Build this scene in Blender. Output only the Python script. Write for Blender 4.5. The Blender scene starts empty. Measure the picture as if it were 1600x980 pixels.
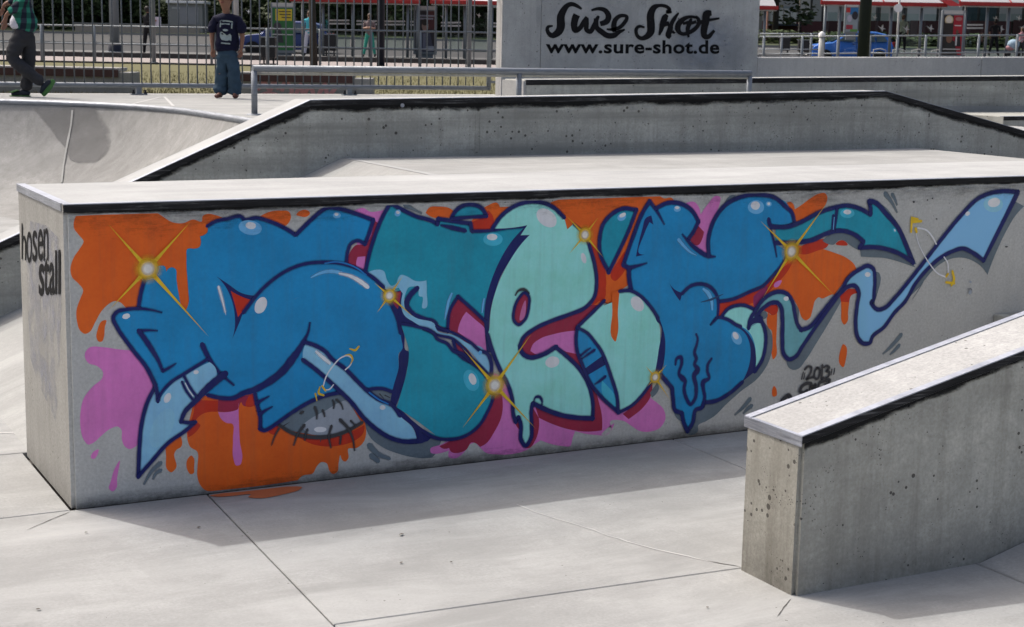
import bpy, bmesh, math, random
from mathutils import Vector, Matrix
from mathutils import geometry as mgeo

scene = bpy.context.scene
COL = scene.collection
random.seed(7)

# ------------------------------------------------------------------ camera
F_PX, PITCH, ROLL, YAW = 2466.4, 0.1699, 0.0196, 0.4891
CAM = Vector((-1.1563, -5.4229, 1.6423))
FW = Vector((math.sin(YAW)*math.cos(PITCH), math.cos(YAW)*math.cos(PITCH), -math.sin(PITCH)))
_r = Vector((math.cos(YAW), -math.sin(YAW), 0)); _u = _r.cross(FW)
RT = math.cos(ROLL)*_r + math.sin(ROLL)*_u
UP = -math.sin(ROLL)*_r + math.cos(ROLL)*_u
cam_d = bpy.data.cameras.new('camera'); cam = bpy.data.objects.new('camera', cam_d); COL.objects.link(cam)
cam.matrix_world = Matrix(((RT.x, UP.x, -FW.x, CAM.x), (RT.y, UP.y, -FW.y, CAM.y), (RT.z, UP.z, -FW.z, CAM.z), (0, 0, 0, 1)))
cam_d.sensor_width = 36; cam_d.lens = 36*F_PX/1600; cam_d.clip_start = 0.05; cam_d.clip_end = 2000
cam_d.dof.use_dof = True; cam_d.dof.focus_distance = 6.3; cam_d.dof.aperture_fstop = 15.0
scene.camera = cam

# ------------------------------------------------------------------ sky, sun, exposure
TO_SUN = Vector((-0.341, 0.605, 1.07)).normalized()
world = bpy.data.worlds.new('World'); scene.world = world; world.use_nodes = True
wn = world.node_tree
sky = wn.nodes.new('ShaderNodeTexSky'); sky.sky_type = 'NISHITA'; sky.sun_disc = False
sky.sun_elevation = math.asin(TO_SUN.z); sky.sun_rotation = math.atan2(TO_SUN.x, TO_SUN.y)
sky.air_density = 1.0; sky.dust_density = 9.0; sky.ozone_density = 1.0
bg = wn.nodes['Background']; bg.inputs[1].default_value = 0.15
wn.links.new(sky.outputs[0], bg.inputs[0])
sun_d = bpy.data.lights.new('sun', 'SUN'); sun_d.energy = 2.0; sun_d.angle = math.radians(0.6); sun_d.color = (1, 0.975, 0.94)
sun = bpy.data.objects.new('sun', sun_d); COL.objects.link(sun)
sun.rotation_euler = (-TO_SUN).to_track_quat('-Z', 'Y').to_euler(); sun.location = (-6, 10, 20)
vs = scene.view_settings
vs.view_transform = 'Standard'; vs.look = 'None'; vs.gamma = 1.0; vs.exposure = 0.48; vs.use_curve_mapping = False

# ------------------------------------------------------------------ helpers
def lin(c):
    c = c/255.0
    return c/12.92 if c <= 0.04045 else ((c+0.055)/1.055)**2.4
def rgb(r, g, b, k=1.0):
    c = [lin(r)*k, lin(g)*k, lin(b)*k]; m = max(max(c)/.90, 1)
    return (c[0]/m, c[1]/m, c[2]/m, 1)

def tag(o, label=None, cat=None, group=None, kind=None):
    if label: o['label'] = label
    if cat: o['category'] = cat
    if group: o['group'] = group
    if kind: o['kind'] = kind
    return o
def link(o, parent=None):
    COL.objects.link(o)
    if parent is not None: o.parent = parent
    return o
def thing(name, label, cat, loc=(0, 0, 0), group=None, parent=None):
    o = bpy.data.objects.new(name, None); o.empty_display_size = 0.1; o.location = loc
    return tag(link(o, parent), label, cat, group)
def mobj(name, verts, faces, mats, parent=None, mi=None, smooth=False):
    me = bpy.data.meshes.new(name)
    if parent is not None and parent.type == 'EMPTY' and parent.location.length > 0:
        verts = [Vector(v) - parent.location for v in verts]
    me.from_pydata([tuple(v) for v in verts], [], faces)
    if not isinstance(mats, (list, tuple)): mats = [mats]
    for m in mats: me.materials.append(m)
    if mi:
        for p, i in zip(me.polygons, mi): p.material_index = i
    if smooth:
        for p in me.polygons: p.use_smooth = True
    me.update()
    return link(bpy.data.objects.new(name, me), parent)

class MB:
    """collects shapes for one mesh object"""
    def __init__(s): s.v = []; s.f = []; s.mi = []; s.sm = []
    def add(s, vs_, fs, mi=0, smooth=False):
        b = len(s.v); s.v += [Vector(v) for v in vs_]
        for f in fs: s.f.append([i+b for i in f]); s.mi.append(mi); s.sm.append(smooth)
        return s
    def box(s, a, b, mi=0):
        x0, y0, z0 = a; x1, y1, z1 = b
        return s.add([(x0,y0,z0),(x1,y0,z0),(x1,y1,z0),(x0,y1,z0),(x0,y0,z1),(x1,y0,z1),(x1,y1,z1),(x0,y1,z1)],
                     [(0,3,2,1),(4,5,6,7),(0,1,5,4),(1,2,6,5),(2,3,7,6),(3,0,4,7)], mi)
    def obox(s, c, ax, ay, az, mi=0):
        """oriented box: centre and three half-axes"""
        c, ax, ay, az = Vector(c), Vector(ax), Vector(ay), Vector(az)
        P = [c+sx*ax+sy*ay+sz*az for sz in (-1,1) for sx,sy in ((-1,-1),(1,-1),(1,1),(-1,1))]
        return s.add(P, [(0,3,2,1),(4,5,6,7),(0,1,5,4),(1,2,6,5),(2,3,7,6),(3,0,4,7)], mi)
    def tube(s, pts, r, n=8, mi=0, cap=True):
        pts = [Vector(p) for p in pts]; m = len(pts)
        rs = r if isinstance(r, (list, tuple)) else [r]*m
        V = []; prev = None
        for i, p in enumerate(pts):
            t = (pts[min(i+1, m-1)]-pts[max(i-1, 0)]).normalized()
            a = prev if prev else (Vector((0,0,1)) if abs(t.z) < .9 else Vector((1,0,0)))
            a = (a - t*a.dot(t)).normalized(); prev = a; b = t.cross(a)
            V += [p + rs[i]*(math.cos(q*2*math.pi/n)*a + math.sin(q*2*math.pi/n)*b) for q in range(n)]
        fs = [(i*n+q, i*n+(q+1)%n, (i+1)*n+(q+1)%n, (i+1)*n+q) for i in range(m-1) for q in range(n)]
        s.add(V, fs, mi, True)
        if cap:
            b = len(s.v)-len(V)
            s.f.append([b+q for q in reversed(range(n))]); s.mi.append(mi); s.sm.append(False)
            s.f.append([b+(m-1)*n+q for q in range(n)]); s.mi.append(mi); s.sm.append(False)
        return s
    def prism(s, poly, d, mi=0):
        """polygon (list of 3-D points) swept along vector d"""
        d = Vector(d); P = [Vector(q) for q in poly]; n = len(P)
        fs = [list(range(n))[::-1], list(range(n, 2*n))] + [(i, (i+1) % n, n+(i+1) % n, n+i) for i in range(n)]
        return s.add(P+[q+d for q in P], fs, mi)
    def lathe(s, prof, c, n=14, mi=0, ax=None):
        """profile (r, h) round the vertical through c"""
        c = Vector(c); V = []
        for r, h in prof:
            V += [c+Vector((r*math.cos(q*2*math.pi/n), r*math.sin(q*2*math.pi/n), h)) for q in range(n)]
        fs = [(i*n+q, i*n+(q+1)%n, (i+1)*n+(q+1)%n, (i+1)*n+q) for i in range(len(prof)-1) for q in range(n)]
        return s.add(V, fs, mi, True)
    def build(s, name, mats, parent=None, bevel=0.0, seg=2, fix=True):
        o = mobj(name, s.v, s.f, mats, parent, s.mi)
        for p, q in zip(o.data.polygons, s.sm): p.use_smooth = q
        if fix:
            bm = bmesh.new(); bm.from_mesh(o.data); bmesh.ops.recalc_face_normals(bm, faces=bm.faces[:])
            if bevel:
                es = [e for e in bm.edges if len(e.link_faces) == 2 and e.calc_face_angle(0) > 0.35]
                bmesh.ops.bevel(bm, geom=es, offset=bevel, segments=seg, affect='EDGES', profile=0.6)
            bm.to_mesh(o.data); bm.free()
        return o

def copy_tree(o, parent=None):
    c = o.copy(); COL.objects.link(c)
    c.parent = parent
    for ch in list(o.children): copy_tree(ch, c)
    return c

# a point of the street beyond the park: picture column and row turned into a place at distance d
FWH = Vector((math.sin(YAW), math.cos(YAW), 0)); RTH = Vector((math.cos(YAW), -math.sin(YAW), 0)); ZUP = Vector((0, 0, 1))
def ray(px, py): return FW + RT*(px-800)/F_PX - UP*(py-490)/F_PX
def at(px, py, d):
    q = ray(px, py); return CAM + q*(d/q.dot(FWH))
def on_z(px, py, z):
    q = ray(px, py); return CAM + q*((z-CAM.z)/q.z)
def on_y(px, py, y):
    q = ray(px, py); return CAM + q*((y-CAM.y)/q.y)
def st(x, d, z):
    """street frame: x to the right, d away from the park, z up"""
    p = CAM + RTH*x + FWH*d; p.z = z; return p

# ------------------------------------------------------------------ materials
class N:
    """tiny node helper"""
    def __init__(s, name):
        s.m = bpy.data.materials.new(name); s.m.use_nodes = True; s.t = s.m.node_tree
        s.b = s.t.nodes['Principled BSDF']; s.co = None
    def n(s, typ, **k):
        q = s.t.nodes.new(typ)
        for a, b in k.items(): setattr(q, a, b)
        return q
    def l(s, a, b): s.t.links.new(a, b)
    def coord(s, scale=(1, 1, 1), kind='Object'):
        if s.co is None: s.co = s.n('ShaderNodeNewGeometry') if kind == 'World' else s.n('ShaderNodeTexCoord')
        out = s.co.outputs['Position'] if kind == 'World' else s.co.outputs[kind]
        mp = s.n('ShaderNodeMapping'); mp.inputs['Scale'].default_value = scale; s.l(out, mp.inputs[0]); return mp.outputs[0]
    def noise(s, scale, detail=4, rough=.55, vec=None, dist=0):
        q = s.n('ShaderNodeTexNoise'); q.inputs['Scale'].default_value = scale; q.inputs['Detail'].default_value = detail
        q.inputs['Roughness'].default_value = rough; q.inputs['Distortion'].default_value = dist
        if vec is not None: s.l(vec, q.inputs['Vector'])
        return q.outputs['Fac']
    def ramp(s, fac, stops, interp='LINEAR'):
        q = s.n('ShaderNodeValToRGB'); q.color_ramp.interpolation = interp; e = q.color_ramp.elements
        while len(e) < len(stops): e.new(.5)
        for i, (p, c) in enumerate(stops):
            e[i].position = p; e[i].color = c if isinstance(c, tuple) else (c, c, c, 1)
        s.l(fac, q.inputs[0]); return q.outputs[0]
    def mix(s, fac, a, b, mode='MIX'):
        q = s.n('ShaderNodeMix', data_type='RGBA', blend_type=mode)
        for i, x in ((0, fac), (6, a), (7, b)):
            if isinstance(x, (int, float)): q.inputs[i].default_value = x
            elif isinstance(x, tuple): q.inputs[i].default_value = x
            else: s.l(x, q.inputs[i])
        return q.outputs[2]
    def math(s, op, a, b=0.0, c=0.0):
        q = s.n('ShaderNodeMath', operation=op)
        for i, x in enumerate((a, b, c)):
            if isinstance(x, (int, float)): q.inputs[i].default_value = x
            else: s.l(x, q.inputs[i])
        return q.outputs[0]
    def bump(s, h, strength=.3, dist=.01):
        q = s.n('ShaderNodeBump'); q.inputs['Strength'].default_value = strength; q.inputs['Distance'].default_value = dist
        s.l(h, q.inputs['Height']); s.l(q.outputs[0], s.b.inputs['Normal'])
    def base(s, c):
        if isinstance(c, tuple): s.b.inputs['Base Color'].default_value = c
        else: s.l(c, s.b.inputs['Base Color'])
        return s
    def rough(s, r): s.b.inputs['Roughness'].default_value = r; return s

GA = .885      # overall trim of the estimated base colours
def plain(name, c, rough=.6, metal=0.0, var=0.12, scale=6.0, spec=.4, bump=0.0):
    c = tuple(x*GA for x in c[:3])+(1,)
    q = N(name); v = q.coord()
    if var:
        f = q.noise(scale, 5, .6, v)
        q.base(q.mix(f, tuple(x*(1-var) for x in c[:3])+(1,), tuple(min(x*(1+var), .95) for x in c[:3])+(1,)))
        if bump: q.bump(q.noise(scale*12, 3, .6, v), bump, .004)
    else: q.base(c)
    q.rough(rough); q.b.inputs['Metallic'].default_value = metal; q.b.inputs['Specular IOR Level'].default_value = spec
    return q.m

def concrete(name, c, pores=.5, streak=.3, mottle=.25, grime=None, bumps=.35, pore_scale=26, kind='World', board=0.0, speck=1.0, drag=0.0, soil=None, soil_col=(.045,.04,.035,1)):
    """weathered cast concrete: mottling, pores, runs; grime = (z_low, z_high, amount) darker band towards the foot"""
    c = tuple(x*GA for x in c[:3])+(1,)
    q = N(name); v = q.coord((1, 1, 1), kind)
    big = q.noise(1.1, 6, .62, v, .4); mid = q.noise(7, 6, .65, v); fine = q.noise(90, 3, .7, v)
    dark = tuple(x*(1-mottle*1.3) for x in c[:3])+(1,); lite = tuple(min(x*(1+mottle*.9), .9) for x in c[:3])+(1,)
    col = q.mix(q.ramp(big, [(.25, 0.0), (.75, 1.0)]), dark, lite)
    col = q.mix(q.math('MULTIPLY', q.ramp(mid, [(.38, 0.0), (.68, 1.0)]), .45), col, tuple(x*(1-mottle) for x in c[:3])+(1,))
    col = q.mix(.55*speck, col, q.ramp(fine, [(.25, .18), (.75, .84)]), 'SOFT_LIGHT')
    patch = q.ramp(q.noise(2.7, 8, .74, v, .9), [(.40, 0.0), (.62, 1.0)])
    col = q.mix(q.math('MULTIPLY', patch, min(.75, mottle*1.9)), col, tuple(x*.66 for x in c[:3])+(1,))
    grain = q.ramp(q.noise(28, 5, .8, v), [(.52, 0.0), (.66, 1.0)])
    col = q.mix(q.math('MULTIPLY', grain, mottle*.9*speck), col, tuple(x*.62 for x in c[:3])+(1,))
    if drag:      # wheel wear and trowel sweeps drawn out over the slab
        for sc, am, dk in (((.55, 2.3, 1), drag, .70), ((2.6, .8, 1), drag*.7, .74), ((.5, 1.6, 1), drag*.8, 1.22)):
            mp = q.n('ShaderNodeMapping'); mp.inputs['Scale'].default_value = sc; mp.inputs['Rotation'].default_value = (0, 0, .22*dk); mp.inputs['Location'].default_value = (dk*7, dk*3, 0)
            q.l(q.co.outputs['Position' if kind == 'World' else kind], mp.inputs[0])
            sf = q.ramp(q.noise(1.9, 9, .70, mp.outputs[0], .5), [(.47, 0.0), (.70, 1.0)])
            col = q.mix(q.math('MULTIPLY', sf, am), col, (min(.9, c[0]*dk), min(.9, c[1]*dk), min(.9, c[2]*dk), 1))
    if streak:
        mp = q.n('ShaderNodeMapping'); mp.inputs['Scale'].default_value = (9, 9, .55); q.l(q.co.outputs['Position' if kind == 'World' else kind], mp.inputs[0])
        sf = q.ramp(q.noise(1.6, 5, .7, mp.outputs[0]), [(.48, 0.0), (.75, 1.0)])
        col = q.mix(q.math('MULTIPLY', sf, streak), col, (c[0]*.42, c[1]*.40, c[2]*.37, 1))
    if board:
        mp = q.n('ShaderNodeMapping'); mp.inputs['Scale'].default_value = (.35, .35, 7); q.l(q.co.outputs['Position' if kind == 'World' else kind], mp.inputs[0])
        sf = q.ramp(q.noise(1.5, 4, .6, mp.outputs[0]), [(.45, 0.0), (.7, 1.0)])
        col = q.mix(q.math('MULTIPLY', sf, board), col, (c[0]*.5, c[1]*.5, c[2]*.5, 1))
    hole = None
    if pores:
        vo = q.n('ShaderNodeTexVoronoi'); vo.inputs['Scale'].default_value = pore_scale; q.l(v, vo.inputs['Vector'])
        size = q.noise(5, 3, .6, v)
        thr = q.math('MULTIPLY', q.ramp(size, [(.42, 0.0), (.75, 1.0)]), .27*pores+.05)
        hole = q.math('LESS_THAN', vo.outputs['Distance'], thr)
        vo2 = q.n('ShaderNodeTexVoronoi'); vo2.inputs['Scale'].default_value = pore_scale*2.7; q.l(v, vo2.inputs['Vector'])
        hole2 = q.math('LESS_THAN', vo2.outputs['Distance'], q.math('MULTIPLY', q.ramp(q.noise(8, 3, .6, v), [(.46, 0.0), (.72, 1.0)]), .30*min(pores, 1.0)))
        hole = q.math('MAXIMUM', hole, hole2)
        col = q.mix(q.math('MULTIPLY', hole, .85), col, (.05, .045, .04, 1))
    sep = q.n('ShaderNodeSeparateXYZ'); q.l(q.co.outputs['Position' if kind == 'World' else kind], sep.inputs[0])
    if grime:
        z0, z1, am = grime
        g = q.math('MULTIPLY', q.math('SUBTRACT', 1.0, q.math('SMOOTHSTEP', sep.outputs[2], z0, z1) if False else q.ramp(q.math('DIVIDE', q.math('SUBTRACT', sep.outputs[2], z0), z1-z0), [(0, 0.0), (1, 1.0)])), am)
        g = q.math('MULTIPLY', g, q.ramp(q.noise(12, 5, .7, v), [(.25, .3), (.6, 1.0)]))
        col = q.mix(g, col, soil_col)
    if soil:      # black wax and rubber rubbed in below the edge: (z_bottom, z_top)
        z0, z1 = soil
        t = q.math('DIVIDE', q.math('SUBTRACT', sep.outputs[2], z0), z1-z0)
        mp = q.n('ShaderNodeMapping'); mp.inputs['Scale'].default_value = (1.5, 1.5, 30); q.l(q.co.outputs['Position' if kind == 'World' else kind], mp.inputs[0])
        t = q.math('ADD', t, q.math('MULTIPLY', q.math('SUBTRACT', q.noise(2.2, 6, .7, mp.outputs[0]), .5), 1.5))
        col = q.mix(q.ramp(t, [(.55, 0.0), (.95, .92)]), col, soil_col)
    q.base(col); q.rough(.86); q.b.inputs['Specular IOR Level'].default_value = .25
    h = q.mix(.5, q.math('MULTIPLY', fine, 1.0), mid)
    if hole is not None: h = q.math('SUBTRACT', h, q.math('MULTIPLY', hole, 1.2))
    q.bump(h, bumps, .004)
    return q.m

def steel(name, c, rough=.38, metal=.85, wear=.5, var=.35):
    q = N(name); v = q.coord((1, 1, 1), 'World')
    mp = q.n('ShaderNodeMapping'); mp.inputs['Scale'].default_value = (2, 2, 40); q.l(q.co.outputs['Position'], mp.inputs[0])
    f = q.noise(3, 6, .7, mp.outputs[0]); g = q.noise(14, 5, .7, v)
    col = q.mix(q.ramp(f, [(.35, 0.0), (.7, 1.0)]), tuple(x*(1-var) for x in c[:3])+(1,), tuple(min(.9, x*(1+var)) for x in c[:3])+(1,))
    col = q.mix(q.math('MULTIPLY', q.ramp(g, [(.55, 0.0), (.75, 1.0)]), wear), col, (.16, .12, .09, 1))
    q.base(col); q.b.inputs['Metallic'].default_value = metal
    q.l(q.ramp(g, [(.3, rough*.8), (.7, min(1, rough*1.5))]), q.b.inputs['Roughness'])
    return q.m

M = {}
M['floor'] = concrete('floor_concrete', (.342, .347, .340, 1), pores=.20, streak=0, mottle=.19, bumps=.3, speck=.6, drag=.8)
M['deck'] = concrete('deck_concrete', (.345, .35, .34, 1), pores=.12, streak=0, mottle=.18, speck=.6, drag=.7, bumps=.2)
M['blocktop'] = concrete('polished_concrete', (.395, .402, .398, 1), pores=.08, streak=0, mottle=.12, speck=.5, drag=.6, bumps=.12)
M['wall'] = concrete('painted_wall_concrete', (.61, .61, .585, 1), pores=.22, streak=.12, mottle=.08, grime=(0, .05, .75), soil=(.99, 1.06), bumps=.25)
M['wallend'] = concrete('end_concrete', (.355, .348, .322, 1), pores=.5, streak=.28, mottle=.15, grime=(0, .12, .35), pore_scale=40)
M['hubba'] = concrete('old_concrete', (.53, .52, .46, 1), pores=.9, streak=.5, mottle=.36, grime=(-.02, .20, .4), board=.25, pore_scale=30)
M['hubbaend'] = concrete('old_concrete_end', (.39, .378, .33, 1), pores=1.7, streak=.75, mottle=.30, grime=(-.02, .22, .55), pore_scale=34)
M['hubbatop'] = concrete('worn_concrete', (.41, .412, .405, 1), pores=.6, streak=0, mottle=.22, bumps=.4)
M['midledge'] = concrete('ledge_concrete', (.485, .49, .45, 1), pores=1.0, streak=.5, mottle=.34, board=.75, pore_scale=22)
M['slab'] = concrete('slab_concrete', (.46, .475, .475, 1), pores=.8, streak=.22, mottle=.20, pore_scale=16)
M['pipe_concrete'] = concrete('transition_concrete', (.315, .315, .305, 1), pores=.10, streak=.35, mottle=.36, drag=.5, bumps=.2)
M['patch_concrete'] = concrete('darker_concrete', (.205, .205, .205, 1), pores=.05, streak=.2, mottle=.25, bumps=.2)
M['joint'] = plain('joint_filler', (.075, .07, .065, 1), .95, var=.4, scale=20)
M['crack_lite'] = plain('filled_crack', (.47, .47, .46, 1), .9, var=.2, scale=20)
M['steel'] = steel('galvanised_steel', (.36, .38, .42, 1), .42, .75, .25)
M['steel_lite'] = steel('polished_steel', (.33, .35, .40, 1), .45, .4, .12, .18)
def waxed():
    q = N('waxed_steel'); v = q.coord((1, 1, 1), 'World')
    mp = q.n('ShaderNodeMapping'); mp.inputs['Scale'].default_value = (2.5, 2.5, 60); q.l(q.co.outputs['Position'], mp.inputs[0])
    f = q.noise(2.5, 8, .75, mp.outputs[0]); g = q.noise(2.2, 4, .6, v)
    f = q.math('ADD', f, q.math('MULTIPLY', q.math('SUBTRACT', g, .5), .5))
    q.base(q.ramp(f, [(.35, (.008, .008, .009, 1)), (.56, (.022, .022, .024, 1)), (.74, (.16, .16, .16, 1))]))
    q.rough(.6); q.b.inputs['Specular IOR Level'].default_value = .15; q.bump(f, .3, .003); return q.m
M['steel_dark'] = waxed()
M['bar'] = steel('fence_bar', (.105, .12, .135, 1), .55, .3, .1, .2)
M['coping'] = steel('dull_coping', (.24, .26, .29, 1), .45, .5, .2, .35)
M['galv'] = steel('galvanised_tube', (.20, .22, .245, 1), .5, .4, .12, .2)

# ================================================================== THE PARK
# ---- lower floor: a bed and cast slabs with open joints
bed = MB().add([(-80, -80, -.03), (80, -80, -.03), (80, 13.6, -.03), (-80, 13.6, -.03)], [(0, 1, 2, 3)]).build('floor', M['joint'], fix=False)
tag(bed, kind='structure')
def slab(poly, z=0.0, t=.029, mat='floor'):
    g = .0028; c = sum((Vector((a, b, 0)) for a, b in poly), Vector())/len(poly)
    P = []
    n = len(poly)
    for i in range(n):
        a, b, d = Vector(poly[i-1]), Vector(poly[i]), Vector(poly[(i+1) % n])
        e1 = (b-a).normalized(); e2 = (d-b).normalized()
        n1 = Vector((-e1.y, e1.x)); n2 = Vector((-e2.y, e2.x))
        k = (n1+n2); k = k/max(k.dot(n1), .2)*g
        P.append((b.x+k.x, b.y+k.y, z-t))
    MB().prism(P, (0, 0, t)).build('floor_slab', M[mat], bed, bevel=.003, seg=1)
SL = [
    [(-1.9, -9), (.33, -9), (.42, -1.415), (.485, -.004), (-1.9, -.004)],
    [(-1.9, -.004), (-.004, -.004), (-.004, .85), (-1.9, .85)],
    [(-1.9, .85), (.9, .85), (.9, 3.2), (-1.9, 3.2)],
    [(.42, -1.415), (1.79, -1.50), (2.51, -1.545), (2.51, -.004), (.485, -.004)],
    [(.33, -9), (2.51, -9), (2.51, -1.80), (2.51, -1.545), (1.79, -1.50), (.42, -1.415)],
    [(2.51, -1.545), (5.2, -1.66), (5.2, -.004), (2.51, -.004)],
    [(-6, -9), (-1.9, -9), (-1.9, 3.2), (-6, 3.2)],
    [(-6, 3.2), (2.6, 3.2), (2.6, 12.6), (-6, 12.6)],
    [(5.2, -9), (14, -9), (14, -.004), (5.2, -.004)],
    [(2.51, -9), (5.2, -9), (5.2, -1.66), (2.51, -1.545)],
    [(-14, -9), (-6, -9), (-6, 12.6), (-14, 12.6)],
    [(7.6, 0.0), (16, 0.0), (16, 12.6), (7.6, 12.6)],
]
for s_ in SL: slab(s_)

def crack(pts, w, mat, z=.0014):
    L = []; Rr = []
    for i, p in enumerate(pts):
        a = Vector(pts[max(i-1, 0)]); b = Vector(pts[min(i+1, len(pts)-1)]); t = (b-a).normalized(); nn = Vector((-t.y, t.x))
        k = w*(.5+.5*random.random())*(0.25 if i in (0, len(pts)-1) else 1)
        L.append((p[0]+nn.x*k, p[1]+nn.y*k, z)); Rr.append((p[0]-nn.x*k, p[1]-nn.y*k, z))
    n = len(pts)
    MB().add(L+Rr, [(i, n+i, n+i+1, i+1) for i in range(n-1)]).build('crack', mat, bed, fix=False)
def wob(a, b, n, am):
    return [(a[0]+(b[0]-a[0])*i/n+random.uniform(-am, am), a[1]+(b[1]-a[1])*i/n+random.uniform(-am, am)) for i in range(n+1)]
crack(wob((-.01, -.02), (-.19, -.176), 8, .002), .0022, M['joint'])
crack(wob((1.45, -.58), (1.50, -.80), 6, .006)+wob((1.52, -.85), (1.60, -1.15), 8, .006)+wob((1.62, -1.2), (1.72, -1.40), 6, .005), .0042, M['crack_lite'])
crack(wob((1.72, -1.40), (1.785, -1.49), 5, .002), .0025, M['joint'])
crack(wob((1.745, -1.80), (1.62, -1.90), 8, .002), .0022, M['joint'])
crack(wob((-.30, 1.42), (.04, 1.16), 10, .004), .007, M['crack_lite'])
# flakes of bark and leaf litter on the floor
def litter(x, y, s):
    V = [(x+s*random.uniform(.6, 1)*math.cos(a), y+s*random.uniform(.4, .8)*math.sin(a), .004+random.uniform(0, s*.3)) for a in (0, 1.1, 2.2, 3.3, 4.4, 5.4)]
    o = MB().add(V+[(x, y, .004+s*.4)], [(i, (i+1) % 6, 6) for i in range(6)]).build('dry_leaf', M['litter'], fix=False)
    return o
M['litter'] = plain('dry_leaf', (.10, .085, .07, 1), .9, var=.3)
for i, (px, py, s_) in enumerate([(627, 837, .012), (627, 881, .008), (1105, 951, .006), (310, 826, .009), (134, 834, .008), (60, 954, .009), (705, 880, .006)]):
    w_ = on_z(px, py, 0)
    tag(litter(w_.x, w_.y, s_), 'small dark scrap of dry leaf on the pale concrete floor', 'leaf', 'leaf scraps on the floor')

# ---- the painted block
H, W, XE = 1.07, .8065, 7.4
block = thing('concrete_block', 'long concrete block covered with blue and mint graffiti letters on orange splashes', 'block')
b = MB(); c_ = .034       # coping size
# body faces: front, end, back, right, top
b.add([(0, 0, 0), (XE, 0, 0), (XE, 0, H), (0, 0, H)], [(0, 1, 2, 3)], 0)
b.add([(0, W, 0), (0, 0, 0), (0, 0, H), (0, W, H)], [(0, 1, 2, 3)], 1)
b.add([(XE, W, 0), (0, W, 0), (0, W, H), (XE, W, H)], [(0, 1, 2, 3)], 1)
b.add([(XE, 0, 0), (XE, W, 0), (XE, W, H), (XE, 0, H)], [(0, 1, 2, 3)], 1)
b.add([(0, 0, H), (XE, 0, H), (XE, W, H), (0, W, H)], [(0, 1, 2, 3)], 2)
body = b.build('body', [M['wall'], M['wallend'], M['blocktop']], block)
bm = bmesh.new(); bm.from_mesh(body.data); bmesh.ops.remove_doubles(bm, verts=bm.verts[:], dist=1e-5)
bmesh.ops.bevel(bm, geom=[e for e in bm.edges if abs(e.verts[0].co.z-e.verts[1].co.z) > .5], offset=.014, segments=2, affect='EDGES')
bm.to_mesh(body.data); bm.free()
def chip(o, amp=.004, cuts=60):
    """break the middle line of each bevelled upright corner into small chips"""
    bm = bmesh.new(); bm.from_mesh(o.data)
    X = [v.co.x for v in bm.verts]; Y = [v.co.y for v in bm.verts]; x0, x1, y0, y1 = min(X), max(X), min(Y), max(Y)
    inside = lambda v: x0+3e-4 < v.co.x < x1-3e-4 and y0+3e-4 < v.co.y < y1-3e-4
    es = [e for e in bm.edges if inside(e.verts[0]) and inside(e.verts[1]) and abs(e.verts[0].co.z-e.verts[1].co.z) > .2]
    rc = random.Random(5); cx, cy = (x0+x1)/2, (y0+y1)/2
    r = bmesh.ops.subdivide_edges(bm, edges=es, cuts=cuts)
    for v in bm.verts:
        if inside(v):
            k = amp*rc.random()**2.5*2.0; v.co += Vector((1 if v.co.x < cx else -1, 1 if v.co.y < cy else -1, 0))*k*.7
    bm.to_mesh(o.data); bm.free()
def angle_iron(parent, P0, P1, inward, down=.028, top=.030, t=.0035, name='steel_edge', mats=None, trim=(0, 0)):
    """L-shaped steel edge from P0 to P1; inward = horizontal unit vector into the concrete"""
    P0, P1, inward = Vector(P0), Vector(P1), Vector(inward).normalized()
    ax = (P1-P0).normalized(); nrm = ax.cross(inward); nrm = nrm if nrm.z > 0 else -nrm
    o = P0-inward*t+nrm*t; L = (P1-P0)
    m = MB()
    # top leaf and face leaf butted
    m.prism([o, o+inward*(top+t), o+inward*(top+t)-nrm*t*.96, o-nrm*t*.96], L, 0)
    m.prism([o-nrm*t, o-nrm*t+inward*t*.96, o+inward*t*.96-Vector((0, 0, down)), o-Vector((0, 0, down))], L, 1)
    return m.build(name, mats or [M['steel_lite'], M['steel_dark']], parent)
chip(body, .0035, 90)
angle_iron(block, (.0, 0, H), (XE, 0, H), (0, 1, 0))
angle_iron(block, (0, .032, H), (0, W, H), (1, 0, 0), mats=[M['steel_lite'], M['steel']], top=.028)

# ---- near sloping ledge (right)
HX, HY0, HY1, HZ, SLP = 1.768, -1.786, -1.504, .50, .222
hub = thing('sloping_ledge', 'short bare concrete ledge with steel edges rising up a slope before the painted wall', 'ledge', (HX, HY0, 0))
XH = 6.0
prof = [(HX, 0), (XH, 0), (XH, HZ+SLP*(XH-HX)), (HX, HZ)]
b = MB()
b.add([(x, HY0, z) for x, z in prof], [(0, 1, 2, 3)], 0)
b.add([(x, HY1, z) for x, z in prof], [(3, 2, 1, 0)], 0)
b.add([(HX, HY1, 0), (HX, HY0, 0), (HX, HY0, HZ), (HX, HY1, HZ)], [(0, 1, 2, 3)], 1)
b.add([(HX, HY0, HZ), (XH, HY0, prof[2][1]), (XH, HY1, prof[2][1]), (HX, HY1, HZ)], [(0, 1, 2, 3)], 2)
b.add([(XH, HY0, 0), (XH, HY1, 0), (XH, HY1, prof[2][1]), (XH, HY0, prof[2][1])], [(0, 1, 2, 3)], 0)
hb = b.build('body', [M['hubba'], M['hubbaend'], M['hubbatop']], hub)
bm = bmesh.new(); bm.from_mesh(hb.data); bmesh.ops.remove_doubles(bm, verts=bm.verts[:], dist=1e-5)
bmesh.ops.bevel(bm, geom=[e for e in bm.edges if abs(e.verts[0].co.x-e.verts[1].co.x) < .01 and abs(e.verts[0].co.y-e.verts[1].co.y) < .01], offset=.013, segments=2, affect='EDGES')
bm.to_mesh(hb.data); bm.free()
zE = prof[2][1]
chip(hb, .005, 60)
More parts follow.
